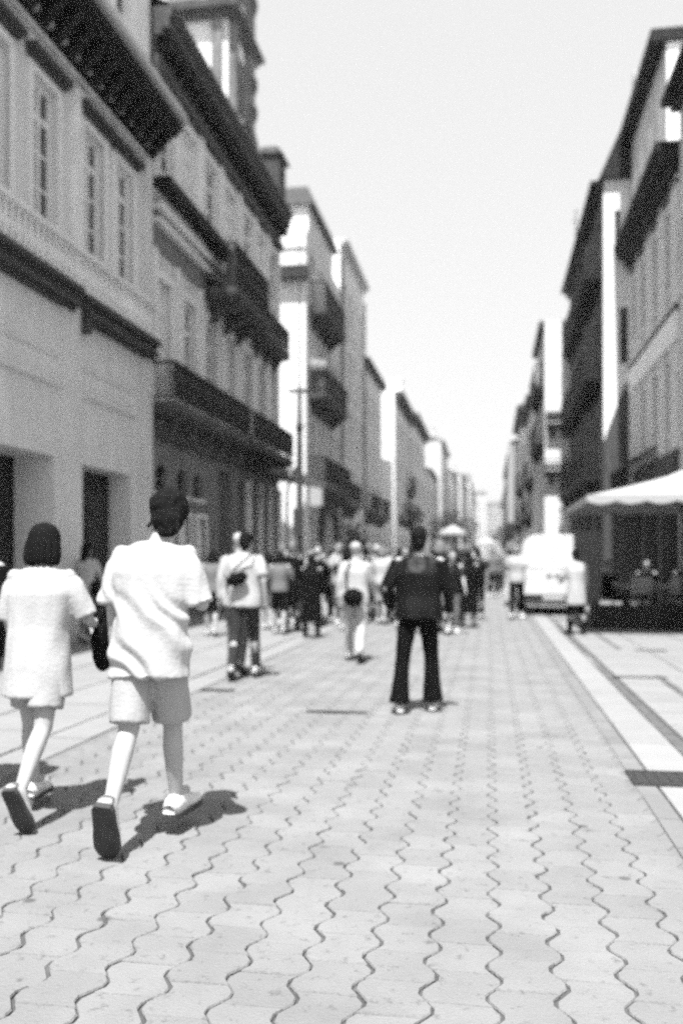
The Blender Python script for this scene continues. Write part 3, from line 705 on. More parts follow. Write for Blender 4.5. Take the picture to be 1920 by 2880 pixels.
balcony(r1, fR1, 40.0, 46.2, 8.15, .5, 1.0, slabm=M_eave); balcony(r1, fR1, 40, 46.2, 11.85, .45, 1.0, slabm=M_eave); balcony(r1, fR1, 33.8, 46.0, 4.5, .6, 1.0, slabm=M_eave)
fR1e = body(r1, 'R', 4.04, 33.02, 46.6, 15.0, M_white, front_ops=[(4.42, 4.62, 12.4, 13.9, .15), (4.6, 4.9, 8.4, 10.4, .2)])
fbox('end_window', fR1e, 4.42, 4.62, -.13, -.1, 12.4, 13.9, M_glass, r1); fbox('end_window', fR1e, 4.6, 4.9, -.18, -.14, 8.4, 10.4, M_glass, r1)
b = MB()                                                  # cast shadow painted as a dark sheet on the lower end wall, sloping top edge
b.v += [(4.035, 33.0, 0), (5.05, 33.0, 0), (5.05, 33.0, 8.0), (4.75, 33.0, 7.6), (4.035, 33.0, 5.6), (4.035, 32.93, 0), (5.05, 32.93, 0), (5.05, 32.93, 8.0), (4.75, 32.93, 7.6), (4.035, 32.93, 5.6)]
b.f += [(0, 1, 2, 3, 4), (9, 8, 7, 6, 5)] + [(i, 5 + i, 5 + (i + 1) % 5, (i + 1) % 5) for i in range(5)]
b.build('painted_wall_shadow', M_dark, r1)
b = MB(); b.hexa([(3.85, 32.8, 15.0), (13, 32.8, 15.0), (13, 46.7, 15.0), (3.85, 46.7, 15.0), (5.3, 32.9, 18.3), (12, 32.9, 18.3), (12, 46.6, 18.3), (5.3, 46.6, 18.3)]); b.build('mansard_roof', M_eave, r1)
cornice(r1, fR1, 33.0, 46.6, 15.0, ((.2, -.35, -.1), (.45, -.099, .0)), M_eave)
b = MB(); b.box(4.95, 5.35, 32.0, 32.5, 16.55, 18.3); b.build('chimney', M_mid, r0)
q = MB(); q.tube([(4.2, 45, 15.2), (4.2, 45, 18.6)], .03, 6); q.tube([(4.0, 45, 18.0), (4.4, 45, 18.0)], .02, 6); q.build('antenna', M_metal, r1)
# house with white end wall and black balconies facing us
r2 = bld('end_balcony_house', 2.81, 50, 'narrow house with a white end wall carrying two black balconies, fourth on the right')
fR2 = Frame('R', 2.81)
wall('wall', fR2, 46.65, 54, 0, 13.6, [(a - .5, a + .5, z, z + 2.0, .3) for a in (48.2, 50.6, 52.8) for z in (4.6, 7.7, 10.6)], M_mid, r2)
for a in (48.2, 50.6, 52.8):
    for z in (4.6, 7.7, 10.6): window(r2, fR2, a, z, 1.0, 2.0, 2, 3, rec=.12, sill=False)
balcony(r2, fR2, 47, 53.6, 10.5, .5, 1.0, slabm=M_dark); balcony(r2, fR2, 47, 53.6, 7.6, .5, 1.0, slabm=M_dark)
fE2 = body(r2, 'R', 2.81, 46.65, 54, 13.6, M_white)
balcony(r2, fE2, 2.85, 4.0, 8.3, .5, .55, solid=True, slabm=M_eave, step=.08); balcony(r2, fE2, 2.75, 4.0, 5.9, .5, .35, solid=True, slabm=M_eave, step=.08)
fbox('dark_end_panel', fE2, 2.83, 3.35, .002, .05, 4.75, 5.6, M_mid, r2)
cornice(r2, fR2, 46.65, 54, 13.6, ((.3, -.3, 0),), M_dark)
farR = [('R', 2.66, 54.1, 66, 11.2, 3, 6, M_light), ('R', 2.5, 66.1, 80, 12.6, 3, 7, M_mid), ('R', 2.3, 80.1, 100, 11.8, 3, 8, M_light), ('R', 2.4, 100.1, 130, 13, 3, 8, M_mid), ('R', 2.9, 130.1, 210, 13, 3, 10, M_light)]
labs = ['pale house with small balconies after the white end wall on the right', 'grey house a little taller, well down the right side', 'pale house behind the white banner column on the right', 'grey house faint in the haze on the right', 'palest farthest house at the end of the right row']
for (s_, X_, a0_, a1_, H_, fl_, nw_, m_), lb in zip(farR, labs):
    row_house(s_, X_, a0_, a1_, H_, fl_, nw_, m_, lb, balc=((0, 1, nw_ - 2, .5), (1, 0, 2, .5)), chim=2, wh=1.6, roof=1.2, ground=a0_ < 90, eo=.5)
# end of the street: a hazy slope of houses
hz = [(-15, 380, 14, 36), (-6, 400, 9, 30), (3, 430, 12, 27), (13, 390, 13, 34), (-26, 440, 16, 40)]
hl = ['low pale house closing the street at the far left', 'small grey house closing the street, left of centre', 'taller pale house closing the street at its centre', 'grey house closing the street at the far right', 'highest pale house behind the street end']
M_farw = mat('aged_wall', .30, .9, .3, .12)
for i_h, ((x, y, w, h), lb) in enumerate(zip(hz, hl)):
    r = bld('distant_house', x, y, lb); fr = Frame('F', y)
    ops = [(x - w / 2 + .8 + i * 1.9, x - w / 2 + 1.8 + i * 1.9, 3 + 3.2 * j, 4.9 + 3.2 * j, .2) for i in range(int(w / 1.9) - (w < 7)) for j in range(int((h - 3) / 3.2))]
    wall('wall', fr, x - w / 2, x + w / 2, 0, h, ops, [M_farw, M_mid][i_h % 2], r)
    for o in ops: window(r, fr, (o[0] + o[1]) / 2, o[2], 1.0, 1.9, 2, 2, rec=.1, sill=False)
    b = MB(); b.box(x - w / 2, x + w / 2, y + .3, y + 9, 0, h); b.build('side_wall', M_farw, r)
    b = MB(); b.hexa([(x - w / 2 - .3, y - .3, h), (x + w / 2 + .3, y - .3, h), (x + w / 2 + .3, y + 9, h), (x - w / 2 - .3, y + 9, h), (x - w / 2, y + 4, h + 2), (x + w / 2, y + 4, h + 2), (x + w / 2, y + 4.5, h + 2), (x - w / 2, y + 4.5, h + 2)]); b.build('roof', M_roof, r)

# ------------------------------------------------------------------ trees
def tree(x, y, h, cr, label, group=None, dens=900, leaf=.16, kind='street_tree', trunk=.09, squash=1.0, seed=1):
    rg = random.Random(seed); r = empty(kind, (x, y, 0), label, 'tree', group)
    zc = h - cr * squash
    b = MB(); b.tube([(x, y, -.02), (x + .03, y, zc * .5), (x, y + .02, zc)], [trunk, trunk * .8, trunk * .6], 8)
    for k in range(6):
        a = k * 1.05; e = Vector((x + math.cos(a) * cr * .6, y + math.sin(a) * cr * .6, zc + cr * .35 * squash * (1 + (k % 3) * .3)))
        b.tube([(x, y, zc * .8), tuple((Vector((x, y, zc * .8)) + e) / 2 + Vector((0, 0, .1 * cr))), tuple(e)], [trunk * .5, trunk * .35, trunk * .12], 6)
    b.build('trunk', M_bark, r)
    b = MB(); cl = [(Vector((rg.gauss(0, .5), rg.gauss(0, .5), rg.gauss(0, .45))) * cr * .9, rg.uniform(.25, .5) * cr) for _ in range(16)]
    for _ in range(dens):
        c, rr = rg.choice(cl); d = Vector((rg.gauss(0, 1), rg.gauss(0, 1), rg.gauss(0, 1))).normalized() * rr * rg.random() ** .4
        p = c + d
        if p.length > cr: p = p.normalized() * cr * rg.uniform(.8, 1)
        p.z *= squash; p += Vector((x, y, zc + cr * .1))
        u = Vector((rg.gauss(0, 1), rg.gauss(0, 1), rg.gauss(0, .6))).normalized(); v = u.cross(Vector((rg.gauss(0, 1), rg.gauss(0, 1), rg.gauss(0, 1)))).normalized()
        s = leaf * rg.uniform(.6, 1.3)
        b.quad(tuple(p - u * s - v * s * .5), tuple(p + u * s * .2 - v * s * .6), tuple(p + u * s + v * s * .3), tuple(p - u * s * .3 + v * s * .6))
    b.build('crown', M_leaf, r); return r
tree(-1.9, 22, 2.80, .36, 'small round clipped tree in the street behind the head of the man in black', dens=520, leaf=.05, trunk=.03, seed=3)
tree(-3.1, 20.5, 2.25, .36, 'very small dark clipped tree beside the crowd left of centre', dens=600, leaf=.05, trunk=.03, seed=4)
tk = [(-3.9, 78, 5.5, 1.5), (-3.8, 96, 6.5, 1.8), (-3.2, 125, 7, 2), (1.7, 112, 6, 1.6), (-1.6, 300, 12, 4.5)]
tl = ['nearest of the distant street trees, close to the left houses', 'second distant tree along the left houses', 'third distant tree before the hazy left houses', 'distant tree on the right side of the street', 'tree at the very end of the street']
for i, ((x, y, h, c), lb) in enumerate(zip(tk, tl)): tree(x, y, h, c, lb, 'trees at the far end of the street', dens=420, leaf=.17, trunk=.12, seed=20 + i)

# ------------------------------------------------------------------ lamp post, banner column
lp = empty('street_lamp', (-4.08, 19, 0), 'tall dark lamp post with crossbar and thin mast before the white house on the left', 'lamp post')
b = MB(); b.tube([(-4.08, 19, 0), (-4.08, 19, .25), (-4.08, 19, .26), (-4.08, 19, 1.1), (-4.08, 19, 1.12), (-4.08, 19, 3.7), (-4.08, 19, 5.15)], [.15, .14, .1, .09, .075, .07, .055], 12); b.build('post', M_metal, lp, smooth=True)
b = MB(); b.tube([(-4.08, 19, 5.1), (-4.08, 19, 8.3)], [.022, .014], 8); b.build('mast', M_metal, lp)
b = MB(); b.box(-4.32, -3.9, 18.97, 19.03, 5.03, 5.1); b.build('crossbar', M_metal, lp)
b = MB(); b.tube([(-4.5, 19, 8.12), (-3.78, 19, 8.12)], .012, 6); b.build('upper_bar', M_metal, lp)
b = MB(); b.tube([(-4.36, 19, 0), (-4.36, 19, 2.75), (-4.33, 19, 3.0), (-4.2, 19, 3.3), (-4.1, 19, 3.5)], .03, 8); b.build('side_pipe', M_metal, lp, smooth=True)
for z in (4.2, 1.6): b = MB(); b.tube([(-4.08, 19, z), (-4.08, 19, z + .14)], .085, 12); b.build('collar', M_iron, lp)
b = MB(); b.box(-4.2, -3.97, 18.88, 18.93, 1.9, 2.5); b.build('sign_plate', M_metal, lp)
bc = empty('banner_column', (1.06, 45, 0), 'slim white banner column standing in the street beyond the van', 'column')
b = MB(); b.box(.91, 1.21, 44.95, 45.05, .3, 7.1); b.build('panel', M_canvas, bc)
b = MB(); b.box(.8, 1.32, 44.8, 45.2, 0, .298); b.build('base', M_mid, bc)
tls = empty('street_signal', (1.0, 40, 0), 'small dark oval signal on a post before the white banner column', 'signal')
b = MB(); b.tube([(.93, 40, 0), (.93, 40, 2.4)], .04, 8); b.build('post', M_metal, tls)
b = MB(); b.ell((.93, 39.95, 2.6), (.17, .08, .48)); b.build('head', M_iron, tls, smooth=True)

# ------------------------------------------------------------------ parasols
def parasol(x, y, half, z0, z1, label, group, scallop=True, name='parasol', ht=.16):
    r = empty(name, (x, y, 0), label, 'parasol', group)
    b = MB(); n = 8
    ring = []
    per = []
    for e in range(4):
        c0 = Vector((math.cos(R(45 + 90 * e)), math.sin(R(45 + 90 * e)), 0)) * half * 1.414; c1 = Vector((math.cos(R(135 + 90 * e)), math.sin(R(135 + 90 * e)), 0)) * half * 1.414
        for k in range(n): per.append(c0.lerp(c1, k / n))
    N = len(per); rows = 6; base = len(b.v)
    for i in range(rows + 1):
        t = i / rows; zz = z1 + (z0 - z1) * (t ** .85)
        for j, p in enumerate(per):
            f = abs((j % n) / n - .5) * 2
            sag = -.05 * math.sin(math.pi * t) * (1 - f) * half / 1.9
            b.v.append((x + p.x * max(t, .02), y + p.y * max(t, .02), zz + sag))
    for i in range(rows):
        for j in range(N): b.f.append((base + i * N + j, base + i * N + (j + 1) % N, base + (i + 1) * N + (j + 1) % N, base + (i + 1) * N + j))
    can = b.build('canopy', M_canvas, r, smooth=True)
    b = MB(); m = 4
    P = []
    for j in range(N):
        for k in range(m): P.append(per[j].lerp(per[(j + 1) % N], k / m))
    L = len(P)
    for j, p in enumerate(P):
        b.v.append((x + p.x, y + p.y, z0 + .01))
    for j, p in enumerate(P):
        dz = ht * (.62 + .38 * abs(math.sin(math.pi * j / (m * 1.0)))) if scallop else ht
        b.v.append((x + p.x * 1.004, y + p.y * 1.004, z0 - dz))
    for j in range(L): b.f.append((j, (j + 1) % L, L + (j + 1) % L, L + j))
    b.build('valance', M_canvas, can)
    b = MB(); b.tube([(x, y, 0), (x, y, z1)], .035, 10); b.build('pole', M_metal, r, smooth=True)
    b = MB(); b.box(x - .3, x + .3, y - .3, y + .3, 0, .08); b.build('foot', M_metal, r)
    for e in range(4):
        a = R(45 + 90 * e); q = MB(); q.tube([(x, y, z1 - .08), (x + math.cos(a) * half * 1.38, y + math.sin(a) * half * 1.38, z0 + .0)], .014, 6); q.build('rib', M_metal, r)
    return r
parasol(3.72, 18.2, 2.02, 2.52, 3.12, 'large white square parasol with scalloped edge over the near cafe tables on the right', 'white cafe parasols')
parasol(4.9, 22.9, 1.5, 2.75, 3.3, 'added white parasol half hidden behind the large one at the right edge', 'white cafe parasols')  # added parasol, keeps the view under the large one dark
pp = [(-2.0, 50, .75, 2.9, 3.3, 'small far white parasol above the crowd, right of the man in black'), (-.3, 90, 1.2, 3.0, 3.6, 'farthest white parasol, in the middle of the street')]
for x, y, h, z0, z1, lb in pp: parasol(x, y, h, z0, z1, lb, 'white cafe parasols', False)

# ------------------------------------------------------------------ cafe terrace
tb = empty('terrace_barrier', (3.4, 18.7, 0), 'low dark barrier of planter boxes along the front of the cafe terrace', 'barrier')
for i in range(4):
    x = 2.02 + i * .78; b = MB()
    b.box(x, x + .76, 18.5, 18.85, 0, .42); b.box(x - .006, x + .766, 18.48, 18.87, .421, .47); b.build('planter_box', M_iron if i % 2 else M_canvasd, tb)
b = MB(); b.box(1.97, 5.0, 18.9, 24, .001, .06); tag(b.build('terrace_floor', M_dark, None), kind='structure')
def chair(x, y, rz, m, label):
    r = empty('cafe_chair', (x, y, .06), label, 'chair', 'chairs on the cafe terrace', rz=rz)
    for i, sx in enumerate((-1, 1)):
        for sy in (-1, 1):
            k = ('cleg', sx, sy)
            if k not in WM:
                b = MB(); b.tube([(sx * .2, sy * .2, 0), (sx * .18, sy * .18, .45)], .014, 6); WM[k] = mesh('leg', b.v, b.f); WM[k].materials.append(M_metal)
            link('leg', WM[k], None, r, (x, y, .06), rz)
    if 'cseat' not in WM:
        b = MB(); b.box(-.21, .21, -.2, .21, .45, .48); WM['cseat'] = mesh('seat', b.v, b.f)
        b = MB(); b.hexa([(-.21, -.20, .62), (.21, -.20, .62), (.21, -.17, .62), (-.21, -.17, .62), (-.2, -.28, .98), (.2, -.28, .98), (.2, -.25, .98), (-.2, -.25, .98)]); b.tube([(-.2, -.19, .45), (-.2, -.27, .97)], .014, 6); b.tube([(.2, -.19, .45), (.2, -.27, .97)], .014, 6); WM['cback'] = mesh('backrest', b.v, b.f)
    for k, n_ in (('cseat', 'seat'), ('cback', 'backrest')):
        o = link(n_, WM[k].copy() if m else WM[k], m, r, (x, y, .06), rz)
chair(3.1, 19.35, 0, M_cpale, 'light-backed terrace chair behind the middle of the barrier, left of the two')
chair(3.85, 19.4, .1, M_cpale, 'light-backed terrace chair behind the barrier near the right edge')
chair(2.45, 19.9, 1.6, M_iron, 'dark terrace chair at the left end of the barrier')
chair(3.5, 21.0, 3.1, M_iron, 'dark terrace chair on the far side of the tables')
def table(x, y, label):
    r = empty('cafe_table', (x, y, .06), label, 'table', 'round tables on the cafe terrace')
    b = MB(); b.tube([(x, y, .78), (x, y, .80)], .36, 20); b.build('tabletop', M_light, r)
    b = MB(); b.tube([(x, y, .08), (x, y, .779)], .03, 8); b.build('stem', M_metal, r)
    b = MB(); b.tube([(x, y, .06), (x, y, .079)], .22, 16); b.build('foot', M_metal, r)
    for k, (dx, dy) in enumerate(((.1, .08), (-.12, -.05))):
        q = MB(); q.tube([(x + dx, y + dy, .801), (x + dx, y + dy, .89)], [.03, .04], 10)
        tag(q.build('cup', M_canvas), 'small white cup on the %s' % label + (', left cup' if k else ', right cup'), 'cup')
table(3.0, 20.15, 'round table by the barrier'); table(4.0, 20.4, 'round table at the right edge')
mb_ = empty('menu_board', (2.25, 21.5, .06), 'tall dark menu board standing at the left end of the cafe terrace', 'sign board')
b = MB(); b.box(1.95, 2.55, 21.46, 21.52, .3, 2.05); b.build('board', M_iron, mb_)
for x in (2.0, 2.46): b = MB(); b.box(x, x + .04, 21.53, 21.6, .06, 2.1); b.build('leg', M_metal, mb_)
b = MB(); b.box(4.9, 4.96, 18.9, 24.2, .061, 2.9); tag(b.build('terrace_screen', M_canvasd, None), 'dark screen standing against the wall behind the cafe terrace', 'screen')

# ------------------------------------------------------------------ van seen from behind
VX, VY = 1.56, 22.6
van = empty('parked_van', (VX, VY, 0), 'white van seen from behind, parked beside the cafe terrace', 'van')
b = MB(); prof = [(.30, .80), (.55, .83), (1.0, .835), (1.4, .80), (1.75, .72), (1.93, .62), (2.0, .45)]
secs = [(VY, .985), (VY + .06, 1.0), (VY + 2.4, 1.0), (VY + 2.9, .985)]
ring = [(w, z) for z, w in prof] + [(-w, z) for z, w in reversed(prof)]
n = len(ring)
for (y, s) in secs: b.v += [(VX + x * s, y - (.0 if s == 1 else 0) + (z - 1) * (.09 if y < VY + 1 else -.25), .30 + (z - .30) * s) for x, z in ring]
for i in range(len(secs) - 1):
    for j in range(n): b.f.append((i * n + j, i * n + (j + 1) % n, (i + 1) * n + (j + 1) % n, (i + 1) * n + j))
b.f += [tuple(range(n)), tuple(range(4 * n - 1, 3 * n - 1, -1))]
b.build('body', M_van, van)
b = MB(); b.hexa([(VX - .8, VY + 2.8, .35), (VX + .8, VY + 2.8, .35), (VX + .78, VY + 4.0, .35), (VX - .78, VY + 4.0, .35), (VX - .8, VY + 2.8, 1.15), (VX + .8, VY + 2.8, 1.15), (VX + .74, VY + 4.0, .85), (VX - .74, VY + 4.0, .85)]); b.build('bonnet', M_van, van)
def vy(z): return VY + (z - 1) * .09 * 1.0
for s in (-1, 1):
    dx0, dx1 = (VX - .70, VX - .012) if s < 0 else (VX + .012, VX + .70)
    b = MB(); b.hexa([(dx0, vy(.5) - .02, .5), (dx1, vy(.5) - .02, .5), (dx1, vy(.5) + .01, .5), (dx0, vy(.5) + .01, .5), (dx0 + (.1 if s < 0 else 0), vy(1.82) - .02, 1.80), (dx1 - (.1 if s > 0 else 0), vy(1.82) - .02, 1.80), (dx1 - (.1 if s > 0 else 0), vy(1.8) + .01, 1.80), (dx0 + (.1 if s < 0 else 0), vy(1.8) + .01, 1.80)])
    d = b.build('rear_door', M_van, van)
    b = MB(); b.hexa([(dx0 + .12, vy(1.2) - .034, 1.2), (dx1 - .12, vy(1.2) - .034, 1.2), (dx1 - .12, vy(1.2) - .021, 1.2), (dx0 + .12, vy(1.2) - .021, 1.2), (dx0 + .16, vy(1.65) - .034, 1.65), (dx1 - .16, vy(1.65) - .034, 1.65), (dx1 - .16, vy(1.65) - .021, 1.65), (dx0 + .16, vy(1.65) - .021, 1.65)])
    b.build('window', M_blind, d)
    b = MB(); b.box(VX + s * .1 - .06, VX + s * .1 + .06, vy(1.0) - .05, vy(1.0) - .022, .97, 1.01); b.build('handle', M_metal, d)
    b = MB(); b.box(VX + s * .765 - .045, VX + s * .765 + .045, vy(.9) - .03, vy(.9) + .02, .72, 1.15); b.build('tail_light', M_lens, van)
    for yy in (VY + .75, VY + 3.2):
        b = MB(); b.tube([(VX + s * .82, yy, .31), (VX + s * .62, yy, .31)], .31, 20); wh_ = b.build('wheel', M_rubber, van)
        b = MB(); b.tube([(VX + s * .83, yy, .31), (VX + s * .8, yy, .31)], .18, 14); b.build('rim', M_metal, wh_)
b = MB(); b.box(VX - .8, VX + .8, VY - .12, VY + .05, .36, .52); b.box(VX - .72, VX + .72, VY - .04, VY + 3.6, .26, .358); b.build('bumper', M_rubber, van)
b = MB(); b.box(VX - .26, VX + .26, VY - .135, VY - .122, .39, .5); b.build('number_plate', M_gutter, van)

# ------------------------------------------------------------------ people
def remesh(mb, voxel, it=3, name='body', disp=None, decim=0):
    me = mesh(name + '_src', mb.v, mb.f)
    o = bpy.data.objects.new('tmp_src', me); COL.objects.link(o)
    m = o.modifiers.new('r', 'REMESH'); m.mode = 'VOXEL'; m.voxel_size = voxel
    if it: s = o.modifiers.new('s', 'SMOOTH'); s.factor = .5; s.iterations = it
    if decim: d = o.modifiers.new('d', 'DECIMATE'); d.ratio = decim
    dg = bpy.context.evaluated_depsgraph_get()
    out = bpy.data.meshes.new_from_object(o.evaluated_get(dg)); out.name = name
    bpy.data.objects.remove(o); bpy.data.meshes.remove(me)
    if disp:
        nrm = [v.normal.copy() for v in out.vertices]
        for v, n in zip(out.vertices, nrm): v.co += n * disp(v.co)
    out.polygons.foreach_set('use_smooth', [True] * len(out.polygons))
    return out
def V(*a): return Vector(a)
def folds(amp, seed=0, sx=9, sz=3):
    def f(p):
        q = Vector((p.x * sx, p.y * sx, p.z * sz)) + Vector((seed, seed * 2, 0))
        return amp * (noise.noise(q) * 1.3 + .6 * noise.noise(q * 2.3))
    return f
def skeleton(P):
    J = {}; hip = V(0, 0, .92); lean = R(P.get('lean', 3)); tilt = R(P.get('tilt', 0)); tw = R(P.get('twist', 0))
    up = V(math.sin(tilt), math.sin(lean), math.cos(lean) * math.cos(tilt)).normalized()
    J['hip'] = hip; J['up'] = up; J['waist'] = hip + up * .17; J['chest'] = hip + up * .38; J['shc'] = hip + up * .50; J['neck'] = hip + up * .545
    hl = R(P.get('head_pitch', 6)); J['hd'] = V(.0, math.sin(hl), math.cos(hl)); J['head'] = J['neck'] + J['hd'] * .155 + V(P.get('hx', 0), .015, 0)
    J['hyaw'] = R(P.get('head_yaw', 0)); J['hpitch'] = hl
    rt = V(math.cos(tw), math.sin(tw), 0); J['rt'] = rt
    sw = P.get('shw', .185)
    for s, k in ((-1, 'l'), (1, 'r')):
        f, o, b, inn = P.get('arm_' + k, (5, 8, 15, 5))
        sh = J['shc'] + rt * s * sw; f, o, b, inn = R(f), R(o), R(b), R(inn)
        d = V(s * math.sin(o), math.sin(f) * math.cos(o), -math.cos(f) * math.cos(o)).normalized()
        el = sh + d * .285
        d2 = V(s * (math.sin(o) - math.sin(inn)), math.sin(f + b), -math.cos(f + b)); d2.normalize()
        J['sh' + k], J['el' + k], J['wr' + k], J['hd' + k] = sh, el, el + d2 * .25, d2
        f, o, b, fp = P.get('leg_' + k, (5, 3, 5, 0))
        f, o, b = R(f), R(o), R(b); hp = hip + V(s * .09, 0, -.02)
        d = V(s * math.sin(o), math.sin(f), -math.cos(f)).normalized(); kn = hp + d * .42
        d2 = V(s * math.sin(o * .5), math.sin(f - b), -math.cos(f - b)).normalized(); an = kn + d2 * .41
        J['hp' + k], J['kn' + k], J['an' + k] = hp, kn, an
        fp = R(fp); J['ft' + k] = V(s * .12, math.cos(fp), -math.sin(fp)).normalized(); J['fp' + k] = fp
    return J
def rotz(a): return Matrix.Rotation(a, 3, 'Z')
def hand(mb, w, d, s, curl=.5, full=True):
    side = d.cross(V(0, 1, 0))
    if side.length < .3: side = V(s, 0, 0)
    palmn = V(-s, 0, 0) - d * V(-s, 0, 0).dot(d)
    if palmn.length < .2: palmn = V(0, 0, 1)
    palmn.normalize(); acr = d.cross(palmn).normalized()
    if acr.y < 0: acr = -acr
    rot = Matrix((acr, palmn, d)).transposed()
    mb.ell(w + d * .05, (.042, .017, .056), rot, 10, 7)
    if not full:
        mb.rc(w + d * .08, w + d * .15 + palmn * .03 * curl, .024, .014, 8); return
    for i in range(4):
        L = (.068, .076, .072, .056)[i]; b0 = w + d * .088 + acr * (.030 - .020 * i)
        m1 = b0 + (d * math.cos(curl * .6) + palmn * math.sin(curl * .6)) * L * .5; m2 = m1 + (d * math.cos(curl * 1.6) + palmn * math.sin(curl * 1.6)) * L * .5
        mb.rc(b0 - d * .02, m1, .0092, .0086, 8); mb.rc(m1, m2, .0086, .0072, 8)
    t0 = w + d * .025 + acr * .036; t1 = t0 + (d * .7 + acr * .6 + palmn * .35).normalized() * .042; t2 = t1 + (d * .9 + palmn * .4).normalized() * .03
    mb.rc(t0, t1, .0125, .0105, 8); mb.rc(t1, t2, .0105, .008, 8)
def make_person(name, P, C, vox=.016):
    """P: pose; C: clothes (top, legs, hair, shoes ...). Built standing at the origin, facing +y."""
    J = skeleton(P); near = vox < .013
    fem = C.get('fem', False); bulk = C.get('bulk', 1.0)
    parts = []
    b = MB(); rt = J['rt']; up = J['up']
    # one continuous body
    b.tube([J['hip'] - up * .06, J['hip'] + up * .02, J['waist'], J['chest'], J['shc'] - up * .02, J['shc'] + up * .03, J['neck'] + up * .0], [(.13, .10), (.155, .11), (.125, .09), (.15, .105), (.165, .09), (.10, .07), (.05, .05)], 18)
    b.rc(J['neck'] - up * .04, J['head'] - J['hd'] * .04, .056, .052)
    hr = rotz(J['hyaw']) @ Matrix.Rotation(-J['hpitch'] * .8, 3, 'X')
    h = J['head']
    b.ell(h + hr @ V(0, -.008, .022), (.074, .094, .098), hr); b.ell(h + hr @ V(0, .028, -.052), (.053, .058, .062), hr)
    b.rc(h + hr @ V(0, .085, .01), h + hr @ V(0, .106, -.022), .010, .014, 8); b.ell(h + hr @ V(0, .074, -.062), (.022, .012, .010), hr, 8, 6)
    for s in (-1, 1): b.ell(h + hr @ V(s * .077, -.004, -.005), (.010, .018, .030), hr, 8, 6); b.ell(h + hr @ V(s * .03, .082, .034), (.02, .010, .007), hr, 8, 6)
    for s, k in ((-1, 'l'), (1, 'r')):
        b.rc(J['neck'] - up * .035 + rt * s * .03, J['sh' + k] - up * .015, .036, .044); b.rc(J['sh' + k] - up * .01, J['el' + k], .048, .040); b.rc(J['el' + k], J['wr' + k], .040, .026)
        hand(b, J['wr' + k], J['hd' + k], s, P.get('curl_' + k, .6), near)
        b.rc(J['hp' + k], J['kn' + k], .082, .056)
        mid = J['kn' + k].lerp(J['an' + k], .32) + V(0, -.014, 0); b.rc(J['kn' + k], mid, .052, .056); b.rc(mid, J['an' + k], .056, .036)
        b.rc(J['an' + k], J['an' + k] + J['ft' + k] * .12, .036, .028)
    parts.append(('body', remesh(b, vox * .85, 3, 'body'), M_skin))
    # eyes
    for s in (-1, 1):
        q = MB(); q.ell(h + hr @ V(s * .031, .081, .020), (.0125, .009, .008), hr, 8, 6); parts.append(('eye', mesh('eye', q.v, q.f, True), M_hair))
    # hair
    hs = C.get('hair', 'short'); hm = C.get('hairm', M_hair); b = MB()
    if hs == 'short':
        b.ell(h + hr @ V(0, -.024, .040), (.085, .098, .094), hr); b.ell(h + hr @ V(0, -.052, -.02), (.074, .060, .078), hr); b.ell(h + hr @ V(0, -.056, -.075), (.054, .040, .045), hr)
        dd = lambda p: .007 * noise.noise(p * 38) + .006 * noise.noise(p * 16)
    elif hs == 'messy':
        b.ell(h + hr @ V(0, -.022, .050), (.110, .118, .112), hr); b.ell(h + hr @ V(0, -.058, -.03), (.090, .068, .092), hr); b.ell(h + hr @ V(0, -.062, -.09), (.058, .040, .055), hr)
        for k in range(26):
            a = k * 2.4; e = R(20 + (k * 37) % 70); d = V(math.cos(a) * math.cos(e), math.sin(a) * math.cos(e), math.sin(e))
            p0 = h + hr @ (V(0, -.02, .04) + d * .075); b.rc(p0, p0 + hr @ (d * .035 + V(-.02, -.01, -.015)), .018, .004, 6)
        b.rc(h + hr @ V(-.07, .0, -.0), h + hr @ V(-.115, .01, -.045), .018, .004, 6); b.rc(h + hr @ V(.05, -.085, -.06), h + hr @ V(.055, -.10, -.14), .018, .006, 6)
        dd = lambda p: .011 * noise.noise(V(p.x * 60, p.y * 60, p.z * 26)) + .012 * noise.noise(p * 17)
    elif hs == 'bob':
        b.ell(h + hr @ V(0, -.012, .035), (.098, .108, .098), hr)
        b.tube([h + hr @ V(0, -.02, .06), h + hr @ V(0, -.03, -.02), h + hr @ V(0, -.035, -.09), h + hr @ V(0, -.035, -.135)], [(.088, .095), (.106, .095), (.116, .09), (.108, .08)], 18)
        dd = lambda p: .007 * math.sin(math.atan2(p.x - h.x, -(p.y - h.y)) * 21 + 2 * noise.noise(p * 9)) * (1 if p.z < h.z + .02 else .3)
    elif hs == 'long':
        b.ell(h + hr @ V(0, -.02, .036), (.090, .100, .094), hr)
        b.tube([h + hr @ V(0, -.04, .04), h + hr @ V(0, -.06, -.06), h + hr @ V(0, -.075, -.2), h + hr @ V(0, -.08, -.3)], [(.088, .07), (.094, .06), (.085, .045), (.05, .03)], 16)
        dd = lambda p: .006 * noise.noise(V(p.x * 60, p.y * 60, p.z * 8))
    elif hs == 'cap':
        b.ell(h + hr @ V(0, -.014, .050), (.088, .104, .082), hr); b.ell(h + hr @ V(0, .10, .035), (.06, .06, .012), hr); dd = None
    parts.append(('hair' if hs != 'cap' else 'cap', remesh(b, vox * .8 if near else vox, 1, 'hair', dd), hm))
    # top
    T = C['top']; L = C.get('sleeve', .9); hem = C.get('hem', .06); w = C.get('loose', 1.0) * bulk; slr = C.get('slr', 1.0)
    b = MB(); e = .016
    hemp = J['hip'] - V(0, 0, 1) * hem + V(0, -.0, 0)
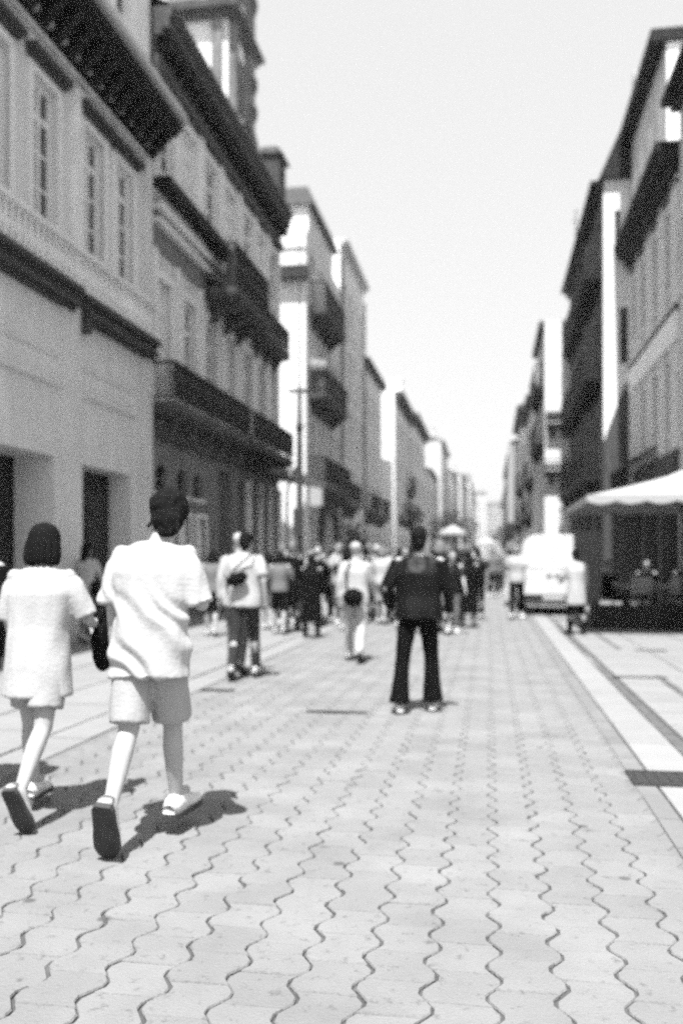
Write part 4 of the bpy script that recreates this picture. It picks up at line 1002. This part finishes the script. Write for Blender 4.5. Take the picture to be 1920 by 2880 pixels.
    b.tube([hemp, hemp.lerp(J['waist'], .45), J['waist'], J['chest'], J['shc'] - up * .05, J['shc'] + up * .012, J['shc'] + up * .045, J['neck'] + up * .005],
           [(.185 * w * C.get('flare', 1), .14 * w), (.182 * w, .135 * w), (.165 * w, .118 * w), (.178 * w, .128 * w), (.188 * (1 + (w - 1) * .4), .108), (.165, .088), (.10, .075), (.062, .06)], 26)
    for s, k in ((-1, 'l'), (1, 'r')):
        sh, el, wr = J['sh' + k], J['el' + k], J['wr' + k]
        b.rc(sh - up * .030 - rt * s * .014, sh.lerp(el, .3) - up * .01, .056, .060 * (1 + (slr - 1) * .7), 14); b.rc(J['neck'] - up * .035 + rt * s * .045, sh - up * .028, .042, .050, 14)
        if L <= 1:
            p = sh.lerp(el, L); s0_ = sh - up * .035 - rt * s * .01; b.tube([s0_, sh.lerp(el, .35) - up * .012, sh.lerp(el, .7) - up * .012, p - up * .01], [.052, .062 * (1 + (slr - 1) * .6), .066 * (1 + (slr - 1) * .85), .068 * slr], 16)
            if L > .97 and C.get('past'): q = el.lerp(wr, C['past']); b.tube([el - (wr - el) * .05, q], [.064 * slr, .066 * slr], 16)
        else:
            b.tube([sh, sh.lerp(el, .5), el], [.066, .062 * slr, .056 * slr], 16); b.rc(el, el, .056 * slr, .055 * slr); b.tube([el, el.lerp(wr, .5), wr], [.055 * slr, .05 * slr, .042 * slr], 16)
    sd_ = C.get('seed', 1); sweep = P.get('sweep', 0)
    ff = folds(.0095 * C.get('fold', 1), sd_, 8, 2.4)
    def fd(p):
        r = ff(p) * (1 if p.z < J['shc'].z else .3)
        if sweep:   # folds running down and round to one side
            r += sweep * .011 * math.sin((p.z * 1.0 + p.x * 1.25 + .25 * noise.noise(p * 4)) * 30) * max(0, min(1, (J['shc'].z - .12 - p.z) * 4))
        return r
    parts.append((C.get('topname', 'shirt'), remesh(b, vox, 3, 'top', fd), T))
    # trousers / shorts / skirt
    lg = C.get('legs_kind', 'trousers'); b = MB(); lr = C.get('lr', 1.0)
    b.tube([J['hip'] + up * .13, J['hip'] + up * .02, J['hip'] - up * .07, J['hip'] - V(0, 0, .12)], [(.15, .11), (.168 * bulk, .125), (.172 * bulk, .125), (.14, .10)], 20)
    if lg == 'skirt':
        z = C.get('hemz', .5); c = V(0, (J['knl'].y + J['knr'].y) / 2, z)
        b.tube([J['hip'] + up * .02, J['hip'] - V(0, 0, .1), c], [(.165, .12), (.18, .13), (.21, .15 + abs(J['knl'].y - J['knr'].y) * .4)], 20)
    for s, k in ((-1, 'l'), (1, 'r')):
        hp, kn, an = J['hp' + k], J['kn' + k], J['an' + k]; an2 = an + (kn - an).normalized() * .0
        if lg == 'shorts':
            t = C.get('len', .85); q = hp.lerp(kn, t); b.rc(hp, hp.lerp(kn, .4), .10 * lr, .10 * lr, 16); b.tube([hp, hp.lerp(kn, .5), q], [.098 * lr, .100 * lr, .103 * lr], 18)
        elif lg == 'trousers':
            b.rc(hp, kn, .098 * lr, .070 * lr, 16); fl = C.get('bell', 1.0)
            b.tube([kn + (hp - kn).normalized() * .03, kn, kn.lerp(an, .4), an + (an - kn).normalized() * C.get('down', .02)], [.072 * lr, .068 * lr, .064 * lr * (1 + (fl - 1) * .35), .060 * lr * fl], 18)
    if lg != 'none': parts.append(({'shorts': 'shorts', 'trousers': 'trousers', 'skirt': 'skirt'}[lg], remesh(b, vox, 2, 'legs', folds(.006, sd_ + 5, 11, 4)), C['legs']))
    # shoes with soles
    for s, k in ((-1, 'l'), (1, 'r')):
        an, f = J['an' + k], J['ft' + k]; x = V(1, 0, 0); n = x.cross(f).normalized(); x = f.cross(n).normalized()
        SS = C.get('shs', 1.0); org = an - n * .075 * SS - f * .055 * SS
        rot = lambda p: org + (x * p[0] + f * p[1] + n * p[2]) * SS
        b = MB(); prof = [(-.022, .030, .055), (0, .040, .085), (.06, .042, .10), (.10, .043, .085), (.16, .050, .058), (.215, .050, .046), (.25, .036, .036), (.266, .014, .022)]
        for (yy, hw, hh) in prof:
            for t in range(10):
                a = math.pi * t / 9; b.v.append(tuple(rot((hw * math.cos(a), yy, .012 + (hh - .012) * math.sin(a) ** .7))))
        for i in range(len(prof) - 1):
            for t in range(9): b.f.append((i * 10 + t, i * 10 + t + 1, (i + 1) * 10 + t + 1, (i + 1) * 10 + t))
            b.f.append((i * 10 + 9, i * 10, (i + 1) * 10, (i + 1) * 10 + 9))
        b.f += [tuple(range(10)), tuple(range(8 * 10 - 1, 7 * 10 - 1, -1))]
        parts.append(('shoe', mesh('shoe', b.v, b.f, True), C.get('shoe', M_shoe)))
        b = MB(); N = len(prof)
        for dz in (-.012, .014):
            for (yy, hw, hh) in prof: b.v.append(tuple(rot((-hw - .004, yy * 1.02, dz))))
            for (yy, hw, hh) in reversed(prof): b.v.append(tuple(rot((hw + .004, yy * 1.02, dz))))
        M = 2 * N; b.f += [tuple(range(M)), tuple(range(2 * M - 1, M - 1, -1))] + [(i, M + i, M + (i + 1) % M, (i + 1) % M) for i in range(M)]
        parts.append(('sole', mesh('sole', b.v, b.f), C.get('sole', M_sole)))
    zmin = min(v.co.z for nm, me, _ in parts if nm == 'sole' for v in me.vertices)
    return dict(parts=parts, zmin=zmin, J=J)
PEOPLE = []
def place(proto, x, y, rz=0, height=1.72, label='', group=None, mats=None, cols=None):
    sc = height / 1.80; root = empty('person', (x, y, 0), label, 'person', group, rz=rz)
    root.scale = (sc, sc, sc); W[root.name] = Matrix.Translation((x, y, 0)) @ Matrix.Rotation(rz, 4, 'Z') @ Matrix.Scale(sc, 4)
    last = None
    for nm, me, m in proto['parts']:
        m2 = (mats or {}).get(nm, m)
        o = bpy.data.objects.new(nm, me); COL.objects.link(o)
        if not me.materials: me.materials.append(None)
        o.material_slots[0].link = 'OBJECT'; o.material_slots[0].material = m2
        o.parent = last if (nm == 'sole' and last) else root
        if nm != 'sole': o.location = (0, 0, -proto['zmin'])
        last = o if nm == 'shoe' else last
    return root
def wp(proto, root, p):
    """a point of the posed body in world space, for the things it holds"""
    sc = root.scale[0]; return Matrix.Translation(root.location) @ Matrix.Rotation(root.rotation_euler[2], 4, 'Z') @ ((Vector(p) - V(0, 0, proto['zmin'])) * sc)
def bag(c, r, m, label, cat, strap=None, name='shoulder_bag', rot=None):
    root = empty(name, tuple(c), label, cat); b = MB(); b.ell(c, r, rot, 16, 10)
    link('bag_body' , remesh(b, min(r) * .22, 1, 'bag', folds(min(r) * .12, 3, 12, 12)), m, root)
    if strap:
        b = MB(); b.tube(strap, .012, 6); b.build('strap', m, root, smooth=True)
    return root

# --- the man in the wide white T-shirt, striding away, nearest
P = dict(lean=8, head_pitch=26, head_yaw=14, hx=.05, shw=.195, leg_l=(-13, -1.5, 24, 60), leg_r=(14, 0, 6, -2), arm_l=(-4, 8, 12, 6), arm_r=(0, 15, 96, 52), curl_r=1.1, sweep=1, twist=-6)
C = dict(top=M_cwhite, topname='shirt', sleeve=.98, slr=1.22, hem=.17, loose=1.22, flare=1.0, shs=1.2, legs=M_cbeige, legs_kind='shorts', len=.93, lr=1.03, hair='messy', fold=1.2, seed=3)
pm = make_person('man', P, C, .0115)
man = place(pm, -1.66, 4.20, R(1), 1.69, 'man in a loose white T-shirt and pale knee shorts striding away, nearest the camera')
# phone in his right hand
ph = wp(pm, man, pm['J']['wrr'] + pm['J']['hdr'] * .1); b = MB()
b.box(-.036, .036, -.075, .075, -.004, .004); fo = empty('phone', tuple(ph), 'white phone held low in front by the man in the white T-shirt', 'phone'); link('case', mesh('case', b.v, b.f), M_shoe, fo, tuple(ph), .6)
# --- woman at the left edge
P = dict(lean=6, head_pitch=8, head_yaw=4, shw=.17, leg_r=(-14, 0, 26, 62), leg_l=(15, 2, 8, 0), arm_l=(8, 12, 20, 6), arm_r=(10, 20, 62, 34), curl_r=1.2, twist=8)
C = dict(top=M_cwhite, topname='shirt', sleeve=.95, slr=1.2, hem=.25, loose=1.18, shs=1.1, flare=1.05, legs=M_cgrey, legs_kind='shorts', len=.72, lr=1.05, hair='bob', fold=1.2, seed=9, fem=True)
C['legs'] = M_cbeige
pw = make_person('woman', P, C, .0115)
wom = place(pw, -2.42, 4.50, R(0), 1.58, 'person with black bobbed hair in a long white T-shirt, walking away at the left edge')
c = wp(pw, wom, pw['J']['wrr'] + V(.035, .05, -.13))
bag(c, (.05, .13, .15), M_cblack, 'black handbag hanging from the hand of the walker with bobbed hair', 'handbag', [tuple(c + V(0, -.07, .12)), tuple(c + V(0, -.02, .2)), tuple(c + V(0, .05, .2)), tuple(c + V(0, .08, .12))], 'handbag')
# --- dark-coated person cut by the left frame edge
P = dict(lean=3, leg_l=(12, 2, 4, 0), leg_r=(-14, 2, 16, 30), arm_l=(10, 8, 20, 5), arm_r=(-8, 8, 15, 5))
C = dict(top=M_cblack, sleeve=1.5, hem=.1, loose=1.05, legs=M_denim, hair='short', hairm=M_hairl, shoe=M_hair, seed=4)
pa = make_person('walker', P, C, .018)
place(pa, -3.10, 5.0, R(180), 1.66, 'grey-haired person in a dark jacket cut off by the left frame edge, facing us')
# --- the man in black
P = dict(lean=2, head_pitch=4, shw=.20, leg_l=(-5, 8, -2, 0), leg_r=(9, 5, 7, 0), arm_l=(-2, 24, 34, 40), arm_r=(4, 17, 24, 18), twist=-10, head_yaw=-14, tilt=1.5)
C = dict(top=M_jacket, topname='jacket', sleeve=1.6, slr=1.15, hem=.05, loose=1.16, legs=M_cblack, legs_kind='trousers', bell=1.7, lr=.98, down=-.012, hair='short', fold=1.7, seed=12, bulk=1.06)
pb = make_person('man_in_black', P, C, .013)
blk = place(pb, -.64, 8.12, R(6), 1.74, 'man all in black, leather jacket and flared trousers, standing with his back to us mid-street')
# --- other named walkers
P1 = dict(lean=4, leg_l=(-10, 2, 14, 26), leg_r=(12, 2, 4, 0), arm_l=(14, 10, 20, 6), arm_r=(-10, 10, 18, 6))
P2 = dict(lean=3, leg_l=(12, 3, 4, 0), leg_r=(-12, 3, 18, 32), arm_l=(-12, 10, 15, 6), arm_r=(16, 10, 26, 8))
P3 = dict(lean=2, leg_l=(2, 4, 2, 0), leg_r=(-2, 5, 3, 0), arm_l=(10, 14, 60, 26), arm_r=(4, 10, 12, 6))
P4 = dict(lean=5, leg_l=(8, 2, 5, 0), leg_r=(-8, 2, 12, 16), arm_l=(6, 16, 80, 30), arm_r=(8, 16, 80, 30))
pr1 = make_person('a', P1, dict(top=M_cwhite, sleeve=.75, slr=1.15, hem=.1, loose=1.12, legs=M_denim, hair='short', seed=21), .018)
pr2 = make_person('b', P2, dict(top=M_cpale, sleeve=.7, slr=1.1, hem=.08, loose=1.06, legs=M_cgrey, hair='long', seed=22), .019)
pr3 = make_person('c', P3, dict(top=M_cblack, topname='coat', sleeve=1.5, hem=.32, loose=1.12, legs=M_cblack, hair='short', shoe=M_hair, seed=23), .019)
pr7 = make_person('g', P3, dict(top=M_cblack, topname='coat', sleeve=1.5, hem=.60, loose=1.22, flare=1.08, legs=M_cblack, hair='long', shoe=M_hair, seed=27), .019)
pr4 = make_person('d', P4, dict(top=M_cgrey, sleeve=.7, slr=1.1, hem=.06, loose=1.05, legs=M_cblack, legs_kind='shorts', len=1.0, hair='bob', seed=24), .019)
pr5 = make_person('e', P1, dict(top=M_cblack, topname='dress', sleeve=.6, hem=.1, legs=M_cblack, legs_kind='skirt', hemz=.35, hair='long', shoe=M_hair, seed=25), .019)
pr6 = make_person('f', P2, dict(top=M_cwhite, sleeve=1.4, hem=.12, loose=1.15, legs=M_cbeige, lr=1.1, hair='cap', hairm=M_cwhite, seed=26), .019)
def gp(dx, dy): g = ground_at(dx, dy); return g.x, g.y
def walker(pr, dx, dy, top_dy, rz, label, mats=None, name=None):
    x, y = gp(dx, dy); s, c = math.sin(YAW), math.cos(YAW); dep = -s * x + c * y
    h = EYE + (1572 - top_dy * 1920 / 1568) / 2500 * dep
    return place(pr, x, y, rz, h, label, None, mats), x, y, h
w4, x, y, h = walker(pr1, 562, 1560, 1222, R(4), 'walker in white top and dark jeans with a black bag slung behind, left of centre', dict(trousers=M_denim))
c = wp(pr1, w4, V(-.05, -.19, 1.17))
bag(c, (.135, .06, .075), M_cblack, 'black crescent bag slung across the back of the walker in white top and jeans', 'shoulder bag', [tuple(wp(pr1, w4, q)) for q in (V(-.15, -.16, 1.2), V(-.05, -.16, 1.33), V(.1, -.15, 1.45), V(.13, -.04, 1.51))], rot=Matrix.Rotation(-.35, 3, 'Y'))
w4b = place(pr6, x - .22, y + .5, R(-4), 1.72, 'walker in white top and cap just left of the one with the black bag', None, dict(trousers=M_cgrey))
w3, x, y, h = walker(pr2, 196, 1478, 1246, R(-8), 'small walker in a pale top and grey trousers between the two nearest people', dict(hair=M_hair, shirt=M_cwhite))
walker(pr4, 486, 1462, 1262, R(4), 'dark-haired walker beside the shop wall, right of the nearest man')
bag(wp(pr2, w3, V(.2, -.02, .92)), (.07, .1, .13), M_cblack, 'dark bag at the hip of the small walker in a pale top', 'shoulder bag', None)
w5, x, y, h = walker(pr4, 642, 1457, 1264, R(5), 'walker in grey top and black knee shorts, left of the long black coat')
w6, x, y, h = walker(pr7, 715, 1465, 1268, R(2), 'person in a long black coat standing to the left of the walker in white')
w7, x, y, h = walker(pr6, 815, 1520, 1245, R(-3), 'walker in a white top and pale trousers just left of the man in black', dict(trousers=M_cwhite, cap=M_cpale))
bag(wp(pr6, w7, V(.02, -.24, .92)), (.15, .09, .13), M_cblack, 'big black round bag behind the walker in white, beside the man in black', 'handbag', [tuple(wp(pr6, w7, q)) for q in (V(-.08, -.22, 1.0), V(-.1, -.18, 1.3), V(-.05, -.1, 1.46))])
w8, x, y, h = walker(pr1, 838, 1432, 1290, R(12), 'walker in a dark patterned top between the walker in white and the man in black', dict(shirt=M_cblack, trousers=M_denim))
w10, x, y, h = walker(pr7, 1075, 1442, 1262, R(-6), 'broad person in a long black coat right of the man in black', dict(trousers=M_cgrey))
walker(pr3, 872, 1420, 1262, R(3), 'dark-coated walker seen just left of the arm of the man in black')
walker(pr5, 762, 1430, 1262, R(-5), 'person in a dark dress behind the walker in white, left of the man in black')
walker(pr1, 660, 1436, 1262, R(176), 'person in a pale shirt and black trousers coming nearer beside the long black coat', dict(shirt=M_cpale, trousers=M_cblack))
walker(pr3, 985, 1410, 1255, R(8), 'dark-coated walker directly behind the man in black, to his right')
walker(pr1, 1096, 1424, 1258, R(2), 'walker in a dark top at the right end of the dark group', dict(shirt=M_jacket, trousers=M_cblack))
w10b, x, y, h = walker(pr5, 1040, 1440, 1275, R(4), 'person in a black dress between the man in black and the broad black coat')
w10c, x, y, h = walker(pr1, 1004, 1424, 1272, R(170), 'dark-topped person coming towards us behind the right shoulder of the man in black', dict(shirt=M_cblack, trousers=M_cgrey))
w11, x, y, h = walker(pr2, 1132, 1372, 1258, R(180), 'lone dark figure walking in the bright gap left of the van', dict(shirt=M_cgrey, trousers=M_cblack, hair=M_hair))
w12, x, y, h = walker(pr1, 1186, 1422, 1250, R(176), 'person in a white shirt and dark trousers at the left rear corner of the van', dict(trousers=M_cblack))
w13, x, y, h = walker(pr3, 1322, 1458, 1256, R(20), 'person in white top and dark trousers at the right rear corner of the van', dict(coat=M_cwhite, trousers=M_cblack))
w14, x, y, h = walker(pr5, 1170, 1392, 1262, R(5), 'person in a grey dress a step left of the one by the van', dict(dress=M_cgrey, skirt=M_cwhite))
# --- seated on the terrace
PS = dict(lean=4, head_pitch=2, leg_l=(84, 6, 84, 0), leg_r=(82, 6, 80, 0), arm_l=(28, 12, 60, 30), arm_r=(24, 12, 66, 30))
ps = make_person('seated', PS, dict(top=M_cblack, sleeve=.8, hem=.02, legs=M_denim, hair='short', seed=31), .02)
for x, y, rz, lb, mt in ((2.5, 19.9, R(-90), 'seated cafe guest in dark top at the left end of the terrace, facing right', dict(hair=M_hairl)), (3.5, 21.0, R(178), 'seated cafe guest facing us between the two light-backed chairs', {}), (4.3, 20.9, R(150), 'seated pale-headed cafe guest near the right edge of the terrace', dict(hair=M_hairl))):
    r = place(ps, x, y, rz, 1.72, lb, None, mt); r.location.z = .06 + 0
# --- the crowd down the street
protos = [pr1, pr2, pr3, pr4, pr5, pr6]; seen = set(); rg = random.Random(11); tn2 = {M_denim: 'denim', M_cblack: 'black', M_cgrey: 'grey', M_cbeige: 'beige', M_cpale: 'pale'}
tops = [M_cwhite, M_cpale, M_cblack, M_cgrey, M_jacket, M_cbeige]; tn = {M_cwhite: 'white', M_cpale: 'pale', M_cblack: 'black', M_cgrey: 'grey', M_jacket: 'dark', M_cbeige: 'beige'}
for i in range(215):
    if i < 80: y = rg.uniform(16, 30); x = rg.uniform(-5.2, -.6)
    elif i < 140: y = rg.uniform(26, 48); x = rg.uniform(-5, 2.4 if y > 34 else .4)
    else: y = rg.uniform(45, 110); x = rg.uniform(-4.2, 2.0)
    if x > -.45 and y < 36: continue
    if abs(x + 1.88) < .4 and abs(y - 22) < .6: continue
    t = rg.choice(tops + [M_cblack, M_jacket, M_cgrey]); bt = rg.choice([M_denim, M_cblack, M_cgrey, M_cbeige, M_cpale]); away = rg.random() < .6
    hm_ = rg.choice([M_hair, M_hair, M_hairl]); pq = rg.choice(protos)
    dist = 'near crowd' if y < 30 else ('mid crowd' if y < 48 else 'farthest crowd')
    side = 'by the left houses' if x < -3.2 else ('left of middle' if x < -1.4 else ('at mid-street' if x < .4 else 'on the right'))
    lb = 'walker in %s top, %s %s, %s hair, walking %s, %s %s' % (tn[t], tn2[bt], 'skirt' if pq is pr5 else 'trousers', 'black' if hm_ is M_hair else 'grey', 'away' if away else 'nearer', dist, side)
    if pq is pr6: lb = lb.replace('black hair', 'cap').replace('grey hair', 'cap')
    if lb in seen: continue
    seen.add(lb)
    place(pq, x, y, R(rg.uniform(-15, 15) + (0 if away else 180)), rg.uniform(1.52, 1.8), lb, 'walkers in the distant crowd',
          dict(shirt=t, coat=t, dress=t, trousers=bt, shorts=bt, skirt=bt, hair=hm_))

# ------------------------------------------------------------------ air
hb = MB(); hb.box(-60, 60, -40, 480, -1.1, 46)
vm = bpy.data.materials.new('haze_air'); vm.use_nodes = True; vn = vm.node_tree.nodes; vn.remove(vn['Principled BSDF'])
pv = vn.new('ShaderNodeVolumePrincipled'); pv.inputs['Color'].default_value = (.9, .9, .9, 1); pv.inputs['Density'].default_value = .0004
vm.node_tree.links.new(pv.outputs[0], vn['Material Output'].inputs['Volume'])
tag(hb.build('haze', vm), kind='stuff')
